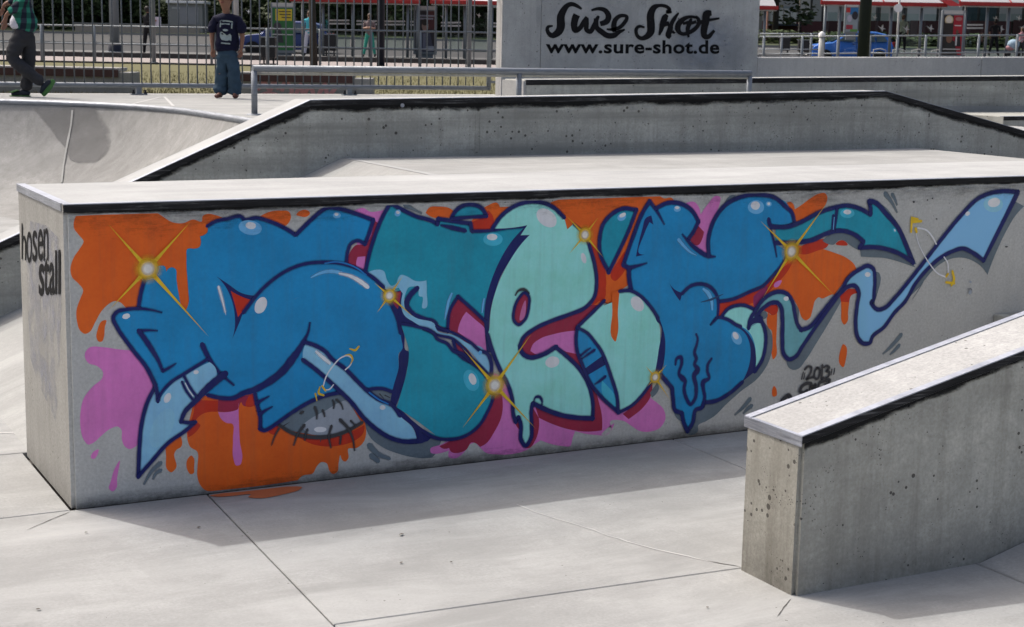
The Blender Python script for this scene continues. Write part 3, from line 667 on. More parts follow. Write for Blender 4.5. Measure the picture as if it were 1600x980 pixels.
# ================================================================== THE MURAL (flat paint on the front of the block; millimetres along the wall, up the wall)
MURAL = """
P paint_splash | orange paint splash running down at the end of the wall
F orange *41,1032 83,1033 183,1033 *323,1032 343,1018 371,1000 412,994 448,1006 480,998 483,1017 501,1024 531,1018 *558,1008 *571,868 *448,662 *273,672 204,705 185,725 165,731 142,720 119,698 96,660 75,627 61,622 45,634 34,669 34,709 48,748 58,775 43,799 22,822 17,851 29,889 52,922 64,944 48,967 33,990 33,1012
F orange 134,666 121,664 103,631 99,608 108,591 119,592 125,606 129,641
F orange 693,1006 724,1022 773,1027 804,1022 812,1007 795,973 742,986
F orange 832,1009 842,1021 880,1022 886,1013 876,1003 842,1005
P paint_splash | pink paint splash beside the lowest blue tail
F pink *247,558 224,554 172,560 127,570 71,571 58,553 59,536 70,518 97,507 119,480 116,463 84,436 49,393 37,342 36,295 46,248 62,228 79,233 108,256 143,279 166,283 177,273 179,235 188,210 205,197 222,201 *252,240 *326,423
F pink 96,208 78,200 69,181 78,174 86,179
F pink 169,159 151,131 136,85 129,62 143,49 155,59 159,95
P paint_splash | orange paint splash running down to the floor
F orange *444,360 *415,248 415,212 426,181 450,163 451,111 449,75 463,31 481,13 *500,8 *671,6 *622,6 716,7 *835,11 851,25 896,32 910,56 929,71 949,64 962,31 975,19 992,25 998,59 1005,90 1012,70 1025,62 1036,71 1038,112 1068,110 1095,125 *1105,207 *1008,330 *626,399
F orange *382,242 390,184 375,177 368,168 371,108 353,95 341,105 336,160 *334,202
F orange 429,150 420,145 416,91 425,80 437,83 438,101 435,144
F red *444,354 *537,343 531,304 504,305 473,300 *446,278 *465,259 451,239 *418,218 *415,254 431,283
F crimson *532,352 *670,353 *651,317 633,314 617,330 603,303 564,298 *529,304
F pink *531,302 564,298 589,300 603,304 *607,329 608,255 611,181 618,112 611,95 596,94 587,116 585,196 581,254 564,257 543,273
F crimson *625,354 *650,352 647,325 634,313 625,317
F red *650,355 *669,356 673,316 650,309 637,312
F red *753,235 763,214 743,195 721,208
F red 832,183 910,163 1008,166 *1103,198 1098,166 1068,142 1008,128 942,130 890,145
P painted_hole | grey painted hole with black lashes
F grey *753,235 813,279 891,315 1008,336 1074,235 *1093,208 1035,181 942,171 864,188 800,208
F lgrey *848,218 890,245 942,267 1008,297 *1034,302 *1089,208 1041,187 942,175 877,188
F grey *1107,337 1175,334 1219,317 *1219,263 1182,283 1141,308
F white 949,195 946,190 937,187 924,187 912,189 903,194 899,200 903,205 912,208 924,208 937,205 946,201
S ink 9.3,12.8,13.9,13.9,11.6 757,233 813,195 877,174 942,166 1021,177 1094,208
S ink 2.3,7.0,2.3 972,309 979,291 977,271
S ink 7.0,4.7,1.2 987,308 1007,289 1016,265
S ink 9.2,6.9,2.3 902,286 910,263 910,237
S ink 6.9,5.8,2.3 933,272 939,257 942,243
S ink 9.1,6.9 845,267 858,273
S ink 1.1,5.7 802,237 778,225
S ink 11.4,6.9,3.4 861,221 835,189 818,146
S ink 9.2,5.7,2.3 873,203 866,186 862,160
S ink 9.3,7.0,3.5 969,208 959,171 967,121
S ink 11.8,9.4,5.9,2.4 1003,228 1038,188 1055,148 1063,99
S ink 7.1,2.4 1046,220 1068,197
S ink 4.6,2.3 926,161 925,148
S ink 7.0,4.7 1007,163 1003,132
S ink 6.8,4.5,1.1 762,218 746,192 730,152
S ink 4.7,2.4 1165,313 1182,294
S ink 4.8,2.4 1187,306 1209,294
P paint_shadow | grey drop shadow under the light blue tail
F shade *1105,207 1122,154 1176,104 1244,70 1314,47 1363,39 *1402,40 *1389,40 *1406,55 *1430,108 *1346,156 *1278,126 *1155,202
S shade 21.5,16.7,9.6 1123,116 1156,80 1209,53
S shade 19.1,14.4 1131,75 1161,49
S shade 2.1,10.7,15.0 253,61 285,110 316,135
S shade 2.2,8.6,12.9 286,76 299,99 316,108
S shade 16.3,7.0,2.3 1264,1033 1298,1016 1335,998
P paint_splash | pink and crimson paint under the letters
F pink 1380,73 1424,87 1487,115 *1655,354 *1849,270 *2075,316 *2218,179 *2235,168 *2400,244 2394,192 2428,164 2462,132 2472,89 2449,56 2400,43 2343,52 2302,78 2261,103 2198,102 2207,80 2192,54 2160,52 *2220,98 2205,67 2178,51 2131,55 *2033,81 2022,54 2011,20 1977,24 *1873,59 1847,47 1810,26 1751,16 1669,22 1625,33 1592,63 1574,79 1552,74 1527,45 1488,25 1460,34 *1461,60 1424,53 1399,53 1382,60
F crimson *1646,260 1686,266 1696,225 1688,166 1660,115 1624,71 *1597,60 1574,79 1559,82 1538,56 1509,46 1470,54 *1461,70 1438,69 *1419,82 1487,108
F crimson *1824,212 *1861,154 1861,100 1847,61 1821,32 *1801,35 *1778,109
F crimson *1747,166 *1777,149 *1778,109 1763,124
F crimson *1843,203 *1861,154 1928,120 2005,91 2083,74 *2161,72 2158,136 2142,193 2124,243 *2076,308 *2081,144
F crimson *1981,413 1999,425 2027,395 2067,331 2076,296
F crimson *2400,254 2394,195 2356,148 2309,118 *2289,107 *2259,132 2315,168
P paint_splash | crimson and pink paint showing between the letters
F pink *1046,1010 1072,1023 1092,1027 1124,1011 1151,1012 *1178,1017 1158,964 *1118,874 *1102,795 *1066,907
F crimson *1028,820 1040,859 1066,889 1099,890 *1136,980 *1163,964 1118,874 *1102,789 1066,803
F pink *1073,844 *1104,845 *1100,792 1069,808
F crimson *1446,552 1459,624 1489,670 1550,621 *1612,569 *1636,440 *1582,444 1495,513
F pink *1528,608 1572,571 1605,543 *1632,440 *1585,444 1552,482 *1492,531 1505,576
F crimson *1471,497 1517,474 1553,435 *1567,401 1518,428 1485,460
F crimson *1763,459 1799,496 1857,531 1954,554 2029,575 2097,604 *2124,616 2102,564 *2027,515 *2027,407 *2043,387 *2068,324 *1981,399 *1931,437 1875,415 1808,409 *1763,437
F pink *1815,425 1826,457 1858,478 1918,492 *2020,500 *2027,407 *2034,402 *1981,416 *1931,440 1875,416 1838,418 *1817,432
F crimson *2098,571 *2124,614 2120,552 2113,529 2105,540
P paint_splash | orange paint with red shading behind the mint letter
F orange *1350,1000 1364,1019 1405,1022 1453,1013 *1474,996 1460,981 1426,979 1378,982
F orange *1586,1004 1614,1020 1656,1028 *1667,1012 *1714,1012 *1644,927 *1545,928 *1538,956
F red *1541,956 *1604,979 *1616,1001 1637,978 1637,930 *1549,927
F orange *1892,1023 1926,1033 2023,1035 2187,1037 2204,1040 2281,1040 2400,1037 2424,1025 2464,1025 *2481,1007 *2386,983 *2253,753 *2273,677 *2218,646 *2188,597 *2172,609 2153,595 *2141,607 *2194,607 *2151,596 *2097,601 *1908,870
F red *2058,864 2107,762 2117,687 *2104,628 2097,601 2143,629 2160,675 2156,725 *2142,773 2117,821
F red *2184,736 *2243,814 *2253,746 2224,707 2201,693 2181,709
F red *2138,719 2154,684 2153,620 *2141,609 *2126,618
P paint_splash | orange paint splash behind the teal arrow
F orange *3049,984 3075,991 3090,981 *3100,958 3132,974 3187,1006 3229,1023 3261,1023 3274,1005 3271,983 3241,950 3213,934 *3109,901
F orange *3094,806 *3266,778 3326,760 3401,732 3447,699 *3460,678 3407,637 *3339,566 *3354,573 3318,571 3295,563 3275,558 3255,565 3236,551 3226,516 3209,473 3190,466 3169,479 3151,515 *3117,565 *3064,602 *2958,565 *2899,531 *2723,503 *2719,577 *2959,640
F red *3117,773 3144,795 3200,812 3278,820 3299,810 3287,788 3238,773 3146,761
F red *3108,739 3079,691 3012,630 2929,570 2844,550 2776,535 *2720,512 *2717,581 2875,610 3026,693
F purple *2902,590 2973,629 2955,573 2909,540
F pink 3047,651 3031,625 3010,624 3007,632 3033,651
F red 3334,799 3358,812 3388,806 3402,791 *3386,788
F red *2960,524 *2982,548 *3028,545 3036,519 3016,495 2988,511
F orange *2983,514 3008,500 *3032,509 3034,446 3034,389 3034,313 3023,304 3015,321 3012,397 3004,436 2992,443
F orange 3034,185 3047,171 3049,139 3033,137 3025,167
F red *3371,562 *3421,594 *3472,589 *3474,570 3438,562 *3428,530 *3383,536
F orange *3382,538 *3429,532 3425,490 3424,445 3408,432 3393,447 3386,499
F orange 3408,344 3423,335 3428,276 3414,238 3396,252 3394,318
P paint_splash | pink paint between the horns of the last blue letter
F pink *2522,995 2579,1004 2600,983 *2610,951 2645,995 2684,1028 2708,1020 2706,999 2688,952 2662,891 *2664,766 *2562,833
F crimson *2600,906 *2631,878 2603,823 *2553,844 2576,874
P paint_shadow | grey drop shadow round the last letter and the ribbons
F shade *2726,993 2768,1029 2785,1025 2769,1010
F shade *2933,497 2979,458 3007,420 3015,355 2997,291 2948,230 2855,175 2781,124 2723,79 2682,61 2640,44 2641,22 2608,7 *2583,15 *2612,104 *2661,142 *2853,218 *2964,323
F shade *2511,131 2554,106 *2560,70 2526,92
F shade *2390,210 *2424,252 2434,227 *2401,189
F shade *3260,815 3319,850 3392,849 3461,820 *3492,801 *3465,765 3411,791 3388,807 3351,814 3323,795 3305,796
F shade *3472,773 *3584,774 3661,747 *3760,712 *3803,670 3752,686 3689,705 3612,723 3536,729 *3480,735
F shade *3564,948 3578,964 3601,954 3658,902 3726,820 3788,717 *3807,685 *3783,687 3677,851
F shade *3551,658 3589,658 3602,632 3594,585 3582,545 *3569,516 *3550,517
F shade *3557,644 3599,642 3600,603 3580,558 *3578,503 *3559,511
F shade *3518,341 3531,320 3583,300 3633,306 3688,355 3726,405 *3780,471 3782,503 3824,557 3852,595 *3873,626 *3789,511 3852,597 3910,654 3970,688 4033,703 4097,700 4164,678 4211,650 *4247,613 4291,716 4347,817 4399,888 *4450,930 *4388,955 *4212,683 4093,741 3923,686 *3798,591 *3692,470 *3607,386
F shade *3094,299 3108,263 3132,249 3164,252 3201,287 3252,354 3311,434 *3381,538 *3370,571 *3233,413 *3160,310
F shade *3117,552 3147,521 3155,451 *3184,427 *3153,427
F shade *2939,491 2963,486 2981,497 *2968,523 *2931,510
S shade 2.9,14.5,17.3 2828,73 2876,107 2908,138
S shade 2.9,14.4,17.3 2873,75 2899,97 2918,107
S shade 21.0,12.0,3.0 3598,1013 3637,975 3675,924
S shade 15.0,9.0,3.0 3638,1009 3658,983 3671,957
S shade 3.1,15.5,18.6 3639,281 3689,315 3742,364
S shade 3.1,12.4,15.5 3681,275 3706,292 3735,316
P painted_letter | first letter, blue, with a big round bowl
F blue *281,808 263,788 252,743 *247,700 204,698 170,691 *159,676 185,614 230,547 269,492 *300,422 *310,365 *474,369 498,364 541,355 590,351 639,359 *674,368 *669,358 678,316 687,253 *691,219 *708,216 759,247 813,279 891,315 956,331 1008,336 1107,335 1175,334 *1217,318 1242,405 1254,473 1255,473 1251,543 1237,601 1206,665 1172,729 1112,782 *1073,801 *1028,823 1033,866 1046,895 1072,903 *1102,890 1118,929 *1134,980 1072,1004 994,1028 *953,1033 930,1021 879,981 *829,936 791,960 736,986 680,1003 632,1001 627,1007 573,1004 525,995 *498,982 500,961 *472,945 469,907 *446,902 425,902 422,874 426,757 426,705 416,685 402,700 393,736 385,794 380,835 366,840 *348,825 343,845 319,846
F navy *528,801 570,771 624,733 *677,721 *675,721 647,687 628,661 617,635 *586,568 596,612 596,654 582,720 561,763
F red *582,744 621,721 *662,705 636,678 *608,646 596,696
F navy *1246,578 1265,536 1277,472 1282,471 1276,395 1253,311 *1231,256 *1209,279 1219,330 1242,405 1252,474 1255,477 1252,524
S navy 12.5 271,802 257,754 247,700
S navy 2.1,10.3,12.3,12.3,12.3,13.4 332,680 285,694 244,700 204,699 173,693 159,676 171,638 196,596 230,546 269,492 303,419
S navy 2.1,6.3,10.5 315,616 283,620 248,620
S navy 14.7,16.9,12.6,8.4 246,622 271,585 296,543 313,512 330,467
S navy 10.6,8.5,1.1 329,469 351,479 382,496
S navy 17.4,15.3,10.9,4.4 474,556 494,511 530,455 591,395
S navy 10.8,12.9 498,980 525,995 573,1004 627,1008 632,1002 680,1004 736,987 791,961 830,936
S navy 13.4 828,935 879,981 930,1021 954,1034
S navy 13.6 951,1034 994,1028 1072,1004 1136,980
S navy 13.7 1136,982 1118,929 1101,889
S navy 11.4 1104,890 1072,905 1046,895 1033,866 1027,822
S navy 13.6,11.3,11.3,11.3,11.3,13.6,15.9 628,661 653,692 678,721 728,766 791,805 854,826 930,831 1007,823 1073,800 1112,779 1172,729 1206,665 1237,601 1251,543
S navy 3.4,8.9,20.1,29.1,26.8,22.4,17.9,13.4,13.4 884,610 875,569 859,540 837,505 814,476 776,433 719,395 663,371 625,363 590,349 541,353 492,368
S navy 13.4 669,358 676,322 684,291
S navy 13.5 682,297 689,266 689,241 688,223
S navy 13.6 686,224 705,216 724,222 759,242 813,274 891,311 956,328 1008,333
S navy 15.7,8.9,1.1 675,321 697,332 728,345
S navy 15.7,9.0,1.1 686,279 709,291 740,305
S navy 11.8 1104,332 1141,336 1175,333 1219,316
S midblue 5.7 943,826 981,830 1033,819 1073,800 1106,775
S white 6.5,6.5,1.1 537,762 548,722 563,657
F lblue 700,961 692,949 675,943 652,944 631,952 617,965 614,978 622,990 640,996 662,995 683,987 697,975
F white 678,973 674,967 666,964 657,964 647,968 641,974 640,981 644,986 652,990 661,989 671,986 677,980
F white 217,678 217,673 212,669 206,666 199,666 193,668 190,672 191,677 195,682 201,684 209,685 215,682
F lblue 1005,1002 1003,997 997,993 989,992 981,993 976,998 974,1004 976,1009 981,1013 989,1014 997,1013 1003,1008
F white 996,1006 995,1004 992,1002 988,1001 984,1002 981,1004 980,1007 981,1010 984,1012 988,1012 992,1011 995,1009
S lblue 2.3,9.0,11.3,11.3 887,776 924,791 962,796 1007,788
S white 4.6,9.2,13.8,13.8 998,786 1040,775 1079,754 1114,728
F white 713,674 704,661 691,655 680,656 672,664 671,678 675,694 685,707 697,714 709,713 716,704 718,690
P painted_tail | light blue tail hanging from the first letter
F sky *301,414 272,356 250,281 240,193 *235,94 280,141 346,207 406,243 *441,273 *392,280 407,315 444,348 480,393 523,425 524,461 *500,489 464,475 397,441 356,424 *310,360
F blue *310,362 326,399 *357,431 *400,453 373,431 343,401
S navy 12.7 303,419 272,361 250,284 240,196 234,91
S navy 12.9 233,93 280,141 346,207 406,243 445,273
S navy 13.0,10.8 446,272 419,273 391,279
S navy 13.0,17.4,26.1,26.1 391,278 407,314 444,348 486,389 529,422 557,441
S navy 12.7 301,422 307,395 310,360
S navy 6.4,10.7,10.7 310,365 326,396 356,425 409,455 497,502
S navy 8.6 406,445 427,403 453,363
S navy 7.5 398,426 411,395 437,356
S white 3.4 410,419 422,394 438,369
F white 355,365 350,358 343,354 336,354 332,360 331,368 334,377 340,384 346,388 353,388 357,382 358,374
F white 460,457 459,453 456,450 451,449 446,449 442,452 441,455 441,459 444,462 449,463 454,463 458,460
F sky2 355,245 334,213 310,195 289,196 278,214 279,245 291,281 312,312 336,330 357,330 368,312 368,281
P painted_tail | pale blue strap crossing the first letter
F sky *869,534 897,522 *943,494 969,464 1021,422 1074,368 1114,327 1161,291 *1216,265 1250,219 1306,162 *1321,118 1265,121 1210,139 1155,177 1101,226 1048,295 1001,343 943,398 897,438 *856,472 856,503
F navy *1214,266 1243,250 1305,194 1354,154 *1401,127 *1388,123 *1367,107 1346,104 *1362,103 1306,102 *1251,112 *1323,117 1306,165 1250,219
S navy 14.0 859,537 897,523 943,495 969,465 1021,424 1074,369 1114,329 1161,292 1217,264 1250,219
S navy 14.1,14.1,16.5 854,471 897,437 943,396 1001,340 1048,292 1101,224 1155,174 1210,137 1265,117 1324,113
S midblue 5.9 1121,323 1161,292 1199,271
S white 6.9,11.4,9.1 907,498 936,471 962,448
F white 1189,258 1187,254 1182,251 1176,250 1170,252 1166,256 1164,261 1166,265 1170,268 1176,269 1182,267 1187,263
P painted_ring | white ring with gold ends on the strap
S white 5.1 1024,419 1044,436 1051,457 1034,472 1008,467 975,438 946,397 935,364
S white 5.1 943,348 959,349 976,365
S gold 2.3,7.0,7.0,2.3 1021,475 1044,474 1053,457 1044,439
S gold 6.9,6.9 931,364 944,345
S gold 4.6,9.2,6.9 922,361 917,339 937,328
S gold 6.9,3.4 904,337 910,310
S gold 4.6,9.3,7.0 1042,498 1064,491 1078,504
P painted_letter | second letter, teal, with a flat top and round bowl
F navy *1196,716 *1275,722 1250,650 1264,612 1315,583 1396,539 *1396,517 1343,555 1274,574 *1246,580 1233,614 1206,665
F crimson *1209,699 *1250,705 1246,675 *1237,638 1216,665
F teal *1204,1041 1151,946 1125,874 *1102,789 1172,733 1192,713 *1273,719 1263,681 1277,648 1315,615 1395,578 1411,564 *1449,548 1455,612 *1489,673 1550,618 *1607,566 1612,653 1627,706 1667,798 1721,877 *1788,935 1701,930 1630,922 *1545,921 *1539,953 1461,965 *1402,977 *1399,955 1337,973 1305,990 1237,1023
F sky *1115,785 1179,785 1192,750 1212,727 *1232,739 1249,768 1273,761 1307,742 *1355,741 1357,694 1351,633 1342,633 1338,679 1328,680 1319,715 1280,717 *1263,687 *1239,720 *1202,708 1172,729
F teal2 *1251,578 1309,564 1396,521 1397,520 1453,487 *1482,452 *1474,493 1500,446 1554,403 1612,353 1640,310 1648,256 1629,205 1587,148 1530,115 1459,107 1388,125 1346,155 *1401,129 1312,200 *1235,255 1253,311 1277,395 1284,471 1265,536
S navy 13.8 1205,1043 1177,1000 1151,946 1125,874 1103,789
S navy 14.0 1201,1042 1237,1023 1305,990 1391,960 1400,953
S navy 14.2 1400,953 1401,964 1403,978
S navy 14.3 1400,976 1461,965 1541,952
S navy 14.4 1540,955 1543,937 1547,921
S navy 12.3,9.8,12.3,14.7 1545,922 1630,922 1701,930 1788,935
S navy 4.8,16.7,14.3 1412,951 1461,939 1518,925
F navy *1788,938 *1759,898 *1800,898 1769,870 1712,797 1673,736 1653,681 1636,625 1628,561 1630,496 *1638,439 *1619,441 1609,530 1605,575 1612,653 1627,706 1667,798 1721,877
S navy 12.1 1447,547 1455,615 1491,673
S navy 12.2 1488,673 1550,620 1614,562
S navy 4.6,9.2,11.6 1102,789 1139,762 1179,724
S navy 19.1,21.5,21.5,19.1,14.3 1317,713 1287,686 1272,655 1295,616 1343,591 1395,568 1397,563 1453,536
F sky *1279,717 1263,674 1267,636 1308,601 1396,560 1397,553 1481,517 1553,476 1588,468 1625,423 *1637,348 1604,379 1568,427 1517,477 1467,513 1411,529 1341,559 1302,584 1264,612 1252,644 1253,681 *1263,714
S navy 7.4,9.9,12.4,14.8,14.8 1397,560 1481,524 1552,482 1589,450 1621,436 1640,395 1641,348
S navy 7.3,9.8,9.8,12.2,7.3 1341,555 1411,523 1467,507 1514,468 1553,422 1590,390 1635,346
S navy 12.3 1471,500 1489,453 1518,424 1562,402
S navy 10.0,12.4,12.4,12.4 1249,580 1309,566 1396,522 1397,519 1446,489 1482,452 1500,449 1554,405 1612,354 1642,310 1650,256 1629,204 1587,145 1530,112 1459,105 1388,123 1346,152
F lteal 1681,886 1675,873 1660,864 1638,862 1617,866 1601,876 1595,889 1601,902 1616,910 1637,913 1659,909 1675,899
F white 1657,896 1654,889 1646,885 1634,884 1623,886 1614,891 1611,898 1614,904 1622,908 1634,909 1645,907 1654,902
S lblue 7.2,9.6,9.6,2.4 1463,684 1451,657 1443,622 1435,584
S lblue 4.9,7.4,4.9 1604,656 1600,634 1596,602
F lteal 1583,342 1588,319 1583,300 1570,291 1553,293 1535,306 1523,327 1518,350 1523,368 1535,377 1553,375 1570,362
F white 1573,342 1576,330 1573,320 1567,316 1558,317 1550,325 1544,336 1541,348 1544,357 1550,362 1559,360 1567,353
F lblue 1244,997 1239,992 1233,990 1227,992 1222,996 1221,1003 1223,1009 1228,1014 1235,1016 1241,1015 1245,1010 1247,1004
F white 1241,1002 1239,1000 1235,1000 1231,1001 1228,1003 1227,1007 1227,1009 1230,1011 1234,1012 1237,1010 1241,1008 1242,1005
F lblue 1597,438 1593,435 1589,433 1585,434 1583,437 1582,441 1584,446 1587,449 1591,450 1595,449 1598,446 1598,442
P painted_dome | small teal dome above the second letter
F teal *1457,975 1474,1002 1508,1023 1550,1025 1586,1011 *1608,979 1530,979
S navy 14.4 1456,974 1474,1002 1508,1023 1550,1025 1586,1011 1609,978
S navy 12.0 1609,978 1530,977 1456,974
P painted_letter | third letter, mint green, with dripping foot
F mint *1633,930 1672,977 1728,1013 1786,1027 1845,1025 1904,1004 *1954,963 *1970,914 *1999,936 2050,891 2082,823 2104,755 2111,688 2104,634 2067,596 1991,571 1901,548 1828,520 1777,484 *1765,455 *1765,444 1808,409 1875,415 *1931,440 1981,399 2044,340 2093,260 2111,190 *2111,127 2042,138 1965,157 1896,184 *1835,214 1825,185 1826,131 1824,70 1802,45 1783,68 1778,136 *1766,167 *1755,148 1743,180 1738,234 1722,289 1684,358 1646,440 1620,508 1627,528 1633,599 1653,681 1712,797 1769,870 *1800,898 *1760,899 *1788,937 1709,929
S navy 14.8 1633,928 1672,977 1728,1013 1786,1028 1845,1026 1904,1004 1955,961
S navy 7.8,15.6,15.6,15.6,15.6 1997,935 2026,913 2050,891 2082,823 2104,755 2113,688 2104,633 2067,595 1991,569 1902,546 1828,519 1780,487 1764,452
S navy 17.8 1766,450 1778,426 1808,407 1875,414 1933,441
S navy 15.9 1928,441 1981,399 2044,340 2093,260 2112,189 2113,123
S navy 18.3 2116,127 2042,137 1965,155 1896,183 1831,217
S navy 15.5 1829,218 1824,185 1827,131 1824,70 1802,44 1782,68 1778,136 1766,167
S navy 12.8 1768,167 1758,158 1754,147
S navy 15.2 1755,145 1743,180 1738,234 1722,289 1684,358 1646,440 1620,514
S navy 2.6,10.3,10.3,2.6 1832,221 1844,241 1861,240 1872,224 1873,205
S ink 2.5,10.0,10.0 1740,659 1754,678 1780,682 1801,665
F crimson 1781,669 1801,654 1802,614 1784,559 1759,542 1740,559 1739,605 1758,650
F dpink 1787,638 1790,602 1779,563 1765,558 1766,590
C navy 11.3 1781,669 1801,654 1803,614 1784,558 1759,542 1738,559 1737,605 1758,650
F white 1915,932 1898,925 1875,928 1852,940 1835,958 1828,978 1834,994 1850,1001 1873,998 1896,986 1914,968 1920,948
F white 2060,797 2062,786 2061,777 2056,773 2050,775 2043,782 2038,793 2036,804 2037,812 2042,816 2048,814 2055,807
F white 1948,384 1947,372 1938,362 1923,357 1906,357 1892,364 1884,374 1885,386 1894,396 1909,402 1925,401 1940,395
P painted_leaf | small teal leaf beside the mint letter
F teal *2290,980 2229,989 2175,968 2138,932 2121,868 2125,814 *2168,733 2256,894
S navy 15.5 2292,981 2229,989 2175,968 2138,932 2121,868 2125,814 2170,729
S navy 15.7 2168,729 2212,809 2256,894 2293,983
F lblue 2241,963 2243,955 2239,947 2231,941 2221,939 2211,940 2204,946 2202,953 2205,961 2213,967 2224,970 2234,968
F white 2241,969 2242,965 2238,959 2232,955 2224,953 2217,953 2212,955 2212,960 2215,965 2222,969 2230,972 2237,972
P painted_letter | fifth letter, blue, with curled horns and drips
F mint *2736,502 2768,543 2835,556 2905,537 *2932,514 2961,452 2974,394 2961,308 *2924,261 2925,326 2914,377 2876,437 *2779,489
S navy 14.1 2729,503 2768,543 2835,556 2927,525
S navy 17.3 2932,504 2956,467 2974,415 2975,372 2961,308 2924,258
F blue *2353,1015 2316,959 2280,873 *2237,757 *2265,740 2271,704 *2277,650 *2337,619 2453,431 2455,386 *2447,289 2499,221 2511,142 *2554,109 2564,66 *2584,28 2606,54 2620,117 *2653,125 *2665,145 2745,149 2829,192 2894,263 2925,326 2918,376 2884,436 2840,464 2779,493 *2702,505 *2719,539 *2717,578 2791,584 2875,610 2959,640 2977,656 3043,720 *3074,776 *3002,813 *2978,876 *3102,896 3078,950 3047,991 2990,1011 2903,1027 2810,1020 2728,985 2673,918 2652,836 *2657,777 2579,825 *2557,851 2576,881 *2599,924 2564,970 2506,999 2441,1005 *2386,987
S navy 2.6,10.6,15.9 2431,915 2391,973 2353,1017
S navy 15.8 2355,1017 2320,966 2280,873 2236,756
S navy 18.5,15.9,2.6 2237,759 2261,746 2300,750 2354,761
S navy 18.5 2265,742 2267,705 2278,653
S navy 16.1 2382,983 2441,1005 2506,1001 2564,970 2601,921
S navy 16.3 2600,925 2576,881 2551,849
S navy 2.7,13.7,19.1,16.4,2.7 2518,875 2562,832 2613,796 2655,775 2695,771
S navy 16.7 2659,775 2652,836 2673,918 2728,985 2810,1020 2903,1027 2990,1011 3053,967 3078,950 3102,894
S navy 14.2 2717,578 2791,584 2875,610 2959,640 2977,656 3043,720 3072,761
S navy 2.8,11.2,14.0,14.0 2678,478 2708,508 2761,501 2823,468 2840,462
F navy *2744,500 2814,473 2876,433 2913,380 2928,318 *2925,259 *2857,217 2881,257 2896,306 2892,378 2868,426 2814,466
S navy 17.1 2862,218 2795,173 2728,147 2663,144
S navy 16.9 2666,147 2655,124 2624,117 2610,61 2584,25
S navy 16.8 2586,25 2564,66 2552,111
S navy 16.6 2554,109 2516,126 2506,171 2498,223
S navy 16.5 2501,219 2469,252 2435,286
S navy 13.9,13.9,13.9,11.1,2.8 2529,622 2570,652 2620,659 2670,644 2708,603 2718,553 2710,504 2680,479
F navy *2466,669 2497,640 *2532,627 *2522,592 2490,630
F navy *2365,956 2340,948 2322,898 *2297,790 *2340,796 2313,801 2333,881 *2357,929 *2376,918
S navy 17.0,17.0,14.1,17.0 2960,921 2968,897 3005,883 3061,886 3103,897
S navy 11.3,8.5,2.8 2972,879 2995,819 3013,753
S navy 5.6,14.0,14.0,11.2,22.5,14.0,14.0,14.0,14.0,16.8,25.3,11.2,14.0,11.2,8.4,5.6 2510,319 2517,348 2536,352 2542,330 2531,278 2549,260 2562,247 2559,216 2572,172 2596,143 2616,164 2620,217 2609,272 2625,290 2607,318 2615,337 2605,366 2615,402 2618,427 2608,448
S navy 8.4,11.2,11.2,11.2,22.5,14.1,14.1,14.1 2695,335 2676,309 2675,280 2685,249 2655,234 2658,203 2666,170 2655,125
S lblue 13.6,10.9,8.2,1.4 2503,851 2530,824 2560,799 2596,781
F lblue 2933,973 2929,958 2913,948 2892,945 2871,950 2854,961 2848,976 2853,990 2868,1000 2889,1004 2911,999 2927,988
F white 2911,981 2908,972 2900,965 2888,963 2876,966 2867,973 2863,982 2866,991 2874,997 2886,999 2898,997 2907,990
F lblue 2972,985 2971,980 2965,976 2957,975 2950,977 2944,981 2941,987 2943,992 2948,996 2956,997 2964,995 2970,991
F white 2964,986 2964,983 2961,981 2957,980 2953,981 2950,984 2949,987 2950,990 2953,992 2956,993 2960,992 2963,990
F lblue 2508,979 2506,973 2500,969 2491,967 2482,969 2475,974 2473,980 2475,986 2481,991 2490,992 2499,990 2506,985
F white 2501,984 2499,981 2495,979 2490,978 2484,979 2480,982 2478,985 2479,988 2484,990 2489,991 2495,989 2499,987
S lblue 8.3,16.7,13.9,8.3 2637,637 2663,616 2680,587 2687,546
F lblue 2840,422 2847,407 2847,393 2840,385 2827,385 2812,392 2799,405 2792,421 2792,434 2799,443 2812,443 2827,436
F white 2826,429 2830,421 2830,413 2826,409 2818,408 2810,412 2803,419 2799,428 2799,435 2804,440 2811,440 2819,436
S soot 2.8,11.1,2.8 2627,581 2681,590 2739,609
P painted_letter | fourth letter, narrow mint drop with blue side
F blue2 *2027,515 2024,478 2030,410 2042,401 2063,331 2116,258 2157,209 2195,179 *2236,140 2230,196 2199,289 2167,361 2138,413 2110,450 2070,487
F navy *2043,326 *2157,391 *2174,352 *2068,305
S navy 2.6,7.9,7.9 2095,425 2072,413 2046,395
S navy 10.5,7.9,2.6 2113,415 2081,398 2047,379
S navy 2.7,10.6,10.6 2116,270 2143,284 2168,300
F lteal *2152,283 2185,252 *2219,215 *2229,165 2154,231
F mint *2027,515 2068,549 *2140,605 *2151,596 *2194,608 *2188,599 *2222,650 2273,650 2321,627 2371,582 2413,524 2429,433 2427,395 *2399,268 2353,212 2299,168 *2236,142 2230,203 2195,296 2167,361 2138,413 2110,450 2070,487
F orange *2185,648 2191,573 2200,450 2210,442 2218,463 2218,572 *2223,653
S navy 13.0 2152,616 2098,571 2025,512
S navy 13.2 2027,514 2023,465 2030,415 2055,359 2100,273 2157,209 2195,175 2238,139
S navy 13.6 2235,140 2299,164 2353,208 2400,265
S navy 10.6,13.3,15.9 2027,514 2078,485 2110,450 2141,412 2169,359 2195,296 2226,211 2235,139
S navy 13.3 2222,650 2273,650 2321,627 2371,582 2417,524
F navy *2400,560 2435,495 2454,431 2456,386 *2438,290 *2401,265 2423,389 2425,500 2412,510
F white 2333,606 2342,589 2343,574 2334,563 2320,561 2303,567 2288,580 2279,597 2278,612 2287,622 2301,625 2318,619
